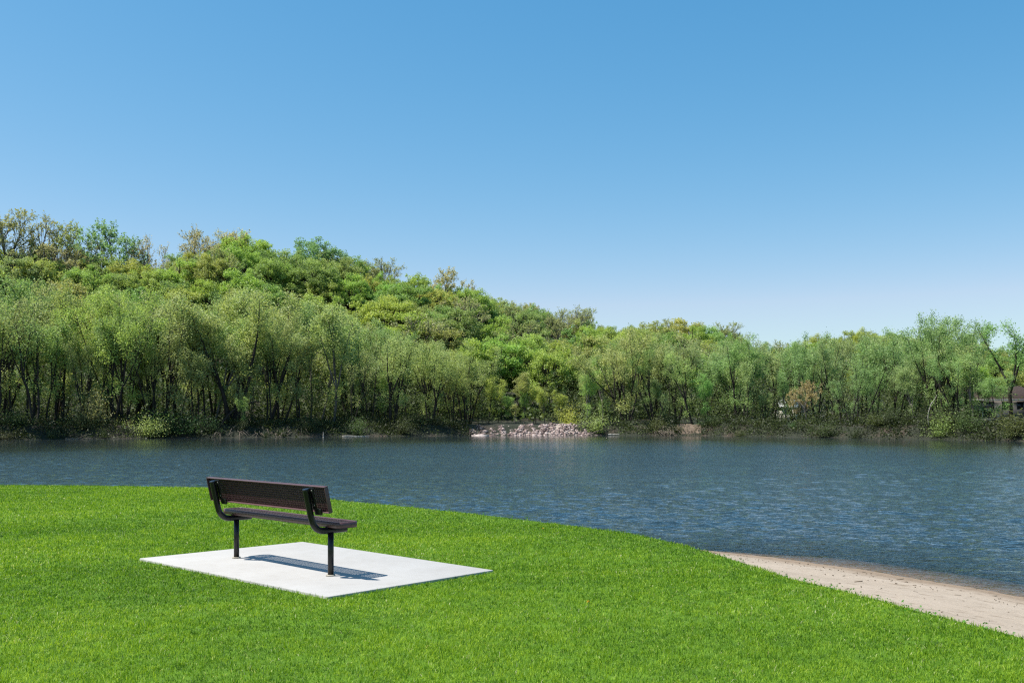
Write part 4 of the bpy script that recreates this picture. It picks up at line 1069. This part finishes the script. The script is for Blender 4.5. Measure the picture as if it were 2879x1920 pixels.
# ------------------------------------------------------------------ houses behind the bank trees
def house(name, label, Y, px0, px1, zb, wall_h, roof_h, depth, wallc, roofc, trim):
    x0, x1 = (px0 - CXD) * Y / FD, (px1 - CXD) * Y / FD
    root = empty(name, ((x0 + x1) / 2, Y, zb)); tag(root, label, 'house', 'houses behind the far bank trees')
    return root, (x1 - x0)
M_HWALL = pbr('weathered_siding', (0.13, 0.12, 0.11), .85, .2, .12, 6); M_SHING = pbr('brown_shingles', (0.055, 0.038, 0.031), .9, .2, .35, 5, .5, 25)
M_TRIM = pbr('shaded_white_trim', (0.26, 0.25, 0.24), .6); M_DECK = pbr('deck_timber', (0.20, 0.17, 0.15), .85, .2, .2, 8)  # white trim greyed in its colour to imitate the shade of the trees
M_CHIM = pbr('pale_chimney_brick', (0.45, 0.36, 0.32), .9, .2, .2, 12)
def glass_mat():
    m, N, L, o = new_mat('dark_window_glass'); p = N('ShaderNodeBsdfPrincipled'); p.inputs['Base Color'].default_value = (.012, .014, .017, 1); p.inputs['Roughness'].default_value = .06
    L(p.outputs[0], o.inputs[0]); return m
M_GLASS = glass_mat()
def gable_roof(w, d, h, z, over=.6, hip=0.0, th=.18):
    """ridge along x, overhanging, with thickness"""
    a, b = w / 2 + over, d / 2 + over
    V = []
    for dz in (0, -th):
        V += [(-a, -b, z + dz), (a, -b, z + dz), (a, b, z + dz), (-a, b, z + dz), (-a + hip, 0, z + h + dz), (a - hip, 0, z + h + dz)]
    q = [(0, 1, 5, 4), (2, 3, 4, 5), (6, 10, 11, 7), (8, 11, 10, 9), (0, 6, 7, 1), (2, 8, 9, 3)]
    t = [(1, 2, 5), (3, 0, 4), (7, 11, 8), (9, 10, 6)]
    if hip == 0: t = [(1, 2, 5), (3, 0, 4), (7, 11, 8), (9, 10, 6)]
    q += [(1, 7, 8, 2), (3, 9, 6, 0)]
    g = Geo(); g.add(V, q, t); return g
def window(root, x, z, w_, h_, yf, wall_thing=None):
    g = Geo(); t_ = .07
    g.bx(x - w_ / 2 - t_, x - w_ / 2, yf - .05, yf + .04, z - h_ / 2 - t_, z + h_ / 2 + t_); g.bx(x + w_ / 2, x + w_ / 2 + t_, yf - .05, yf + .04, z - h_ / 2 - t_, z + h_ / 2 + t_)
    g.bx(x - w_ / 2, x + w_ / 2, yf - .05, yf + .04, z - h_ / 2 - t_, z - h_ / 2); g.bx(x - w_ / 2, x + w_ / 2, yf - .05, yf + .04, z + h_ / 2, z + h_ / 2 + t_)
    f = g.obj('window', M_TRIM, root)
    g = Geo(); g.bx(x - w_ / 2, x + w_ / 2, yf - .015, yf + .02, z - h_ / 2, z + h_ / 2); g.obj('pane', M_GLASS, f)
HY = 178.0
hr = empty('lakeside_house', ((2278 - CXD) * HY / FD, HY, 1.5)); tag(hr, 'two-storey grey house with brown shingle roof and deck behind the trees at far right', 'house')
W_, Dp = 15.0, 9.0; WH = 4.3
g = Geo(); g.bx(-W_ / 2, W_ / 2, -Dp / 2, Dp / 2, -1.5, WH); g.obj('wall', M_HWALL, hr)
roof = gable_roof(W_, Dp, 2.6, WH, .7, 3.0).obj('roof', M_SHING, hr)
g = Geo(); g.bx(-W_ / 2 - .72, W_ / 2 + .72, -Dp / 2 - .76, -Dp / 2 - .715, WH - .22, WH + .03); g.obj('fascia', M_TRIM, roof)
g = Geo(); g.bx(-4.6, -3.9, -1.5, -.8, WH + .6, WH + 3.0); g.obj('chimney', M_CHIM, roof)
# gabled wing at the right, its white rakes falling to the right
wv = 8.0; wx = 8.6
g = Geo(); g.bx(wx - wv / 2, wx + wv / 2, -Dp / 2 - 3.0, -Dp / 2 - .003, -1.5, WH - .6)
g.add([(wx - wv / 2, -Dp / 2 - 3.0, WH - .6), (wx + wv / 2, -Dp / 2 - 3.0, WH - .6), (wx, -Dp / 2 - 3.0, WH + 2.0)], [], [(0, 1, 2)])
wing = g.obj('wing_wall', M_HWALL, hr)
V = [(wx - wv / 2 - .5, -Dp / 2 - 3.5, WH - .85), (wx, -Dp / 2 - 3.5, WH + 2.15), (wx + wv / 2 + .5, -Dp / 2 - 3.5, WH - .85), (wx - wv / 2 - .5, 0, WH - .85), (wx, 0, WH + 2.15), (wx + wv / 2 + .5, 0, WH - .85)]
V += [(x, y, z + .16) for x, y, z in V]
g = Geo(); g.add(V, [(6, 7, 10, 9), (7, 8, 11, 10), (0, 3, 4, 1), (1, 4, 5, 2), (0, 1, 7, 6), (1, 2, 8, 7), (3, 9, 10, 4), (4, 10, 11, 5), (0, 6, 9, 3), (2, 5, 11, 8)])
wroof = g.obj('wing_roof', M_SHING, hr)
g = Geo()
for sx in (-1, 1):
    p0 = np.array([wx + sx * .02, -Dp / 2 - 3.53, WH + 2.22]); p1 = np.array([wx + sx * (wv / 2 + .5), -Dp / 2 - 3.53, WH - .78]); d = p1 - p0; l = np.linalg.norm(d); d /= l
    g.box((p0 + p1) / 2, d * l / 2, np.array([0, .025, 0]), np.cross(d, [0, 1, 0]) * .14)
g.obj('rake_board', M_TRIM, wroof)
for x, z, w_, h_ in ((-2.6, 3.2, 1.3, 1.3), (.2, 3.2, 1.3, 1.3), (2.8, 3.2, 1.1, 1.3), (.4, .9, 1.6, 1.3)): window(hr, x, z, w_, h_, -Dp / 2)
for x, z in ((wx - 1.6, 2.2), (wx + 1.4, 2.2)): window(hr, x, z, 1.1, 1.3, -Dp / 2 - 3.0)
g = Geo(); g.bx(-6.9, -4.6, -Dp / 2 - .05, -Dp / 2 + .03, -.1, 2.0); dr = g.obj('patio_door', M_TRIM, hr)
for k in range(2):
    g = Geo(); g.bx(-6.8 + k * 1.12, -5.8 + k * 1.12, -Dp / 2 - .07, -Dp / 2 - .045, .0, 1.9); g.obj('pane', M_GLASS, dr)
g = Geo(); g.bx(-8.0, -2.4, -Dp / 2 - 2.6, -Dp / 2 - .004, 2.25, 2.45); deck = g.obj('deck', M_DECK, hr)
for x in (-7.9, -5.2, -2.5):
    g = Geo(); g.bx(x - .08, x + .08, -Dp / 2 - 2.58, -Dp / 2 - 2.42, -1.2, 2.25); g.obj('post', M_TRIM, deck)
g = Geo()
for z in (2.62, 3.35): g.bx(-8.0, -2.4, -Dp / 2 - 2.62, -Dp / 2 - 2.56, z, z + .07)
for k in range(38): g.bx(-7.98 + k * .15, -7.95 + k * .15, -Dp / 2 - 2.60, -Dp / 2 - 2.58, 2.69, 3.35)
g.obj('railing', M_DECK, deck)
CY = 190.0
cr = empty('white_cottage', ((1813 - CXD) * CY / FD, CY, 2.6)); tag(cr, 'small cottage with pale white roof glimpsed between trunks above the beach', 'cottage')
g = Geo(); g.bx(-2.4, 2.4, -2.5, 2.5, -1.5, 2.1); g.obj('wall', pbr('cream_siding', (.55, .52, .45), .8, .2, .1, 6), cr)
gable_roof(4.8, 5, 1.5, 2.1, .35).obj('roof', pbr('white_metal_roof', (.42, .43, .45), .45, .4, .08, 3), cr)
window(cr, -.9, 1.1, .9, .9, -2.5); window(cr, 1.0, 1.1, .9, .9, -2.5)
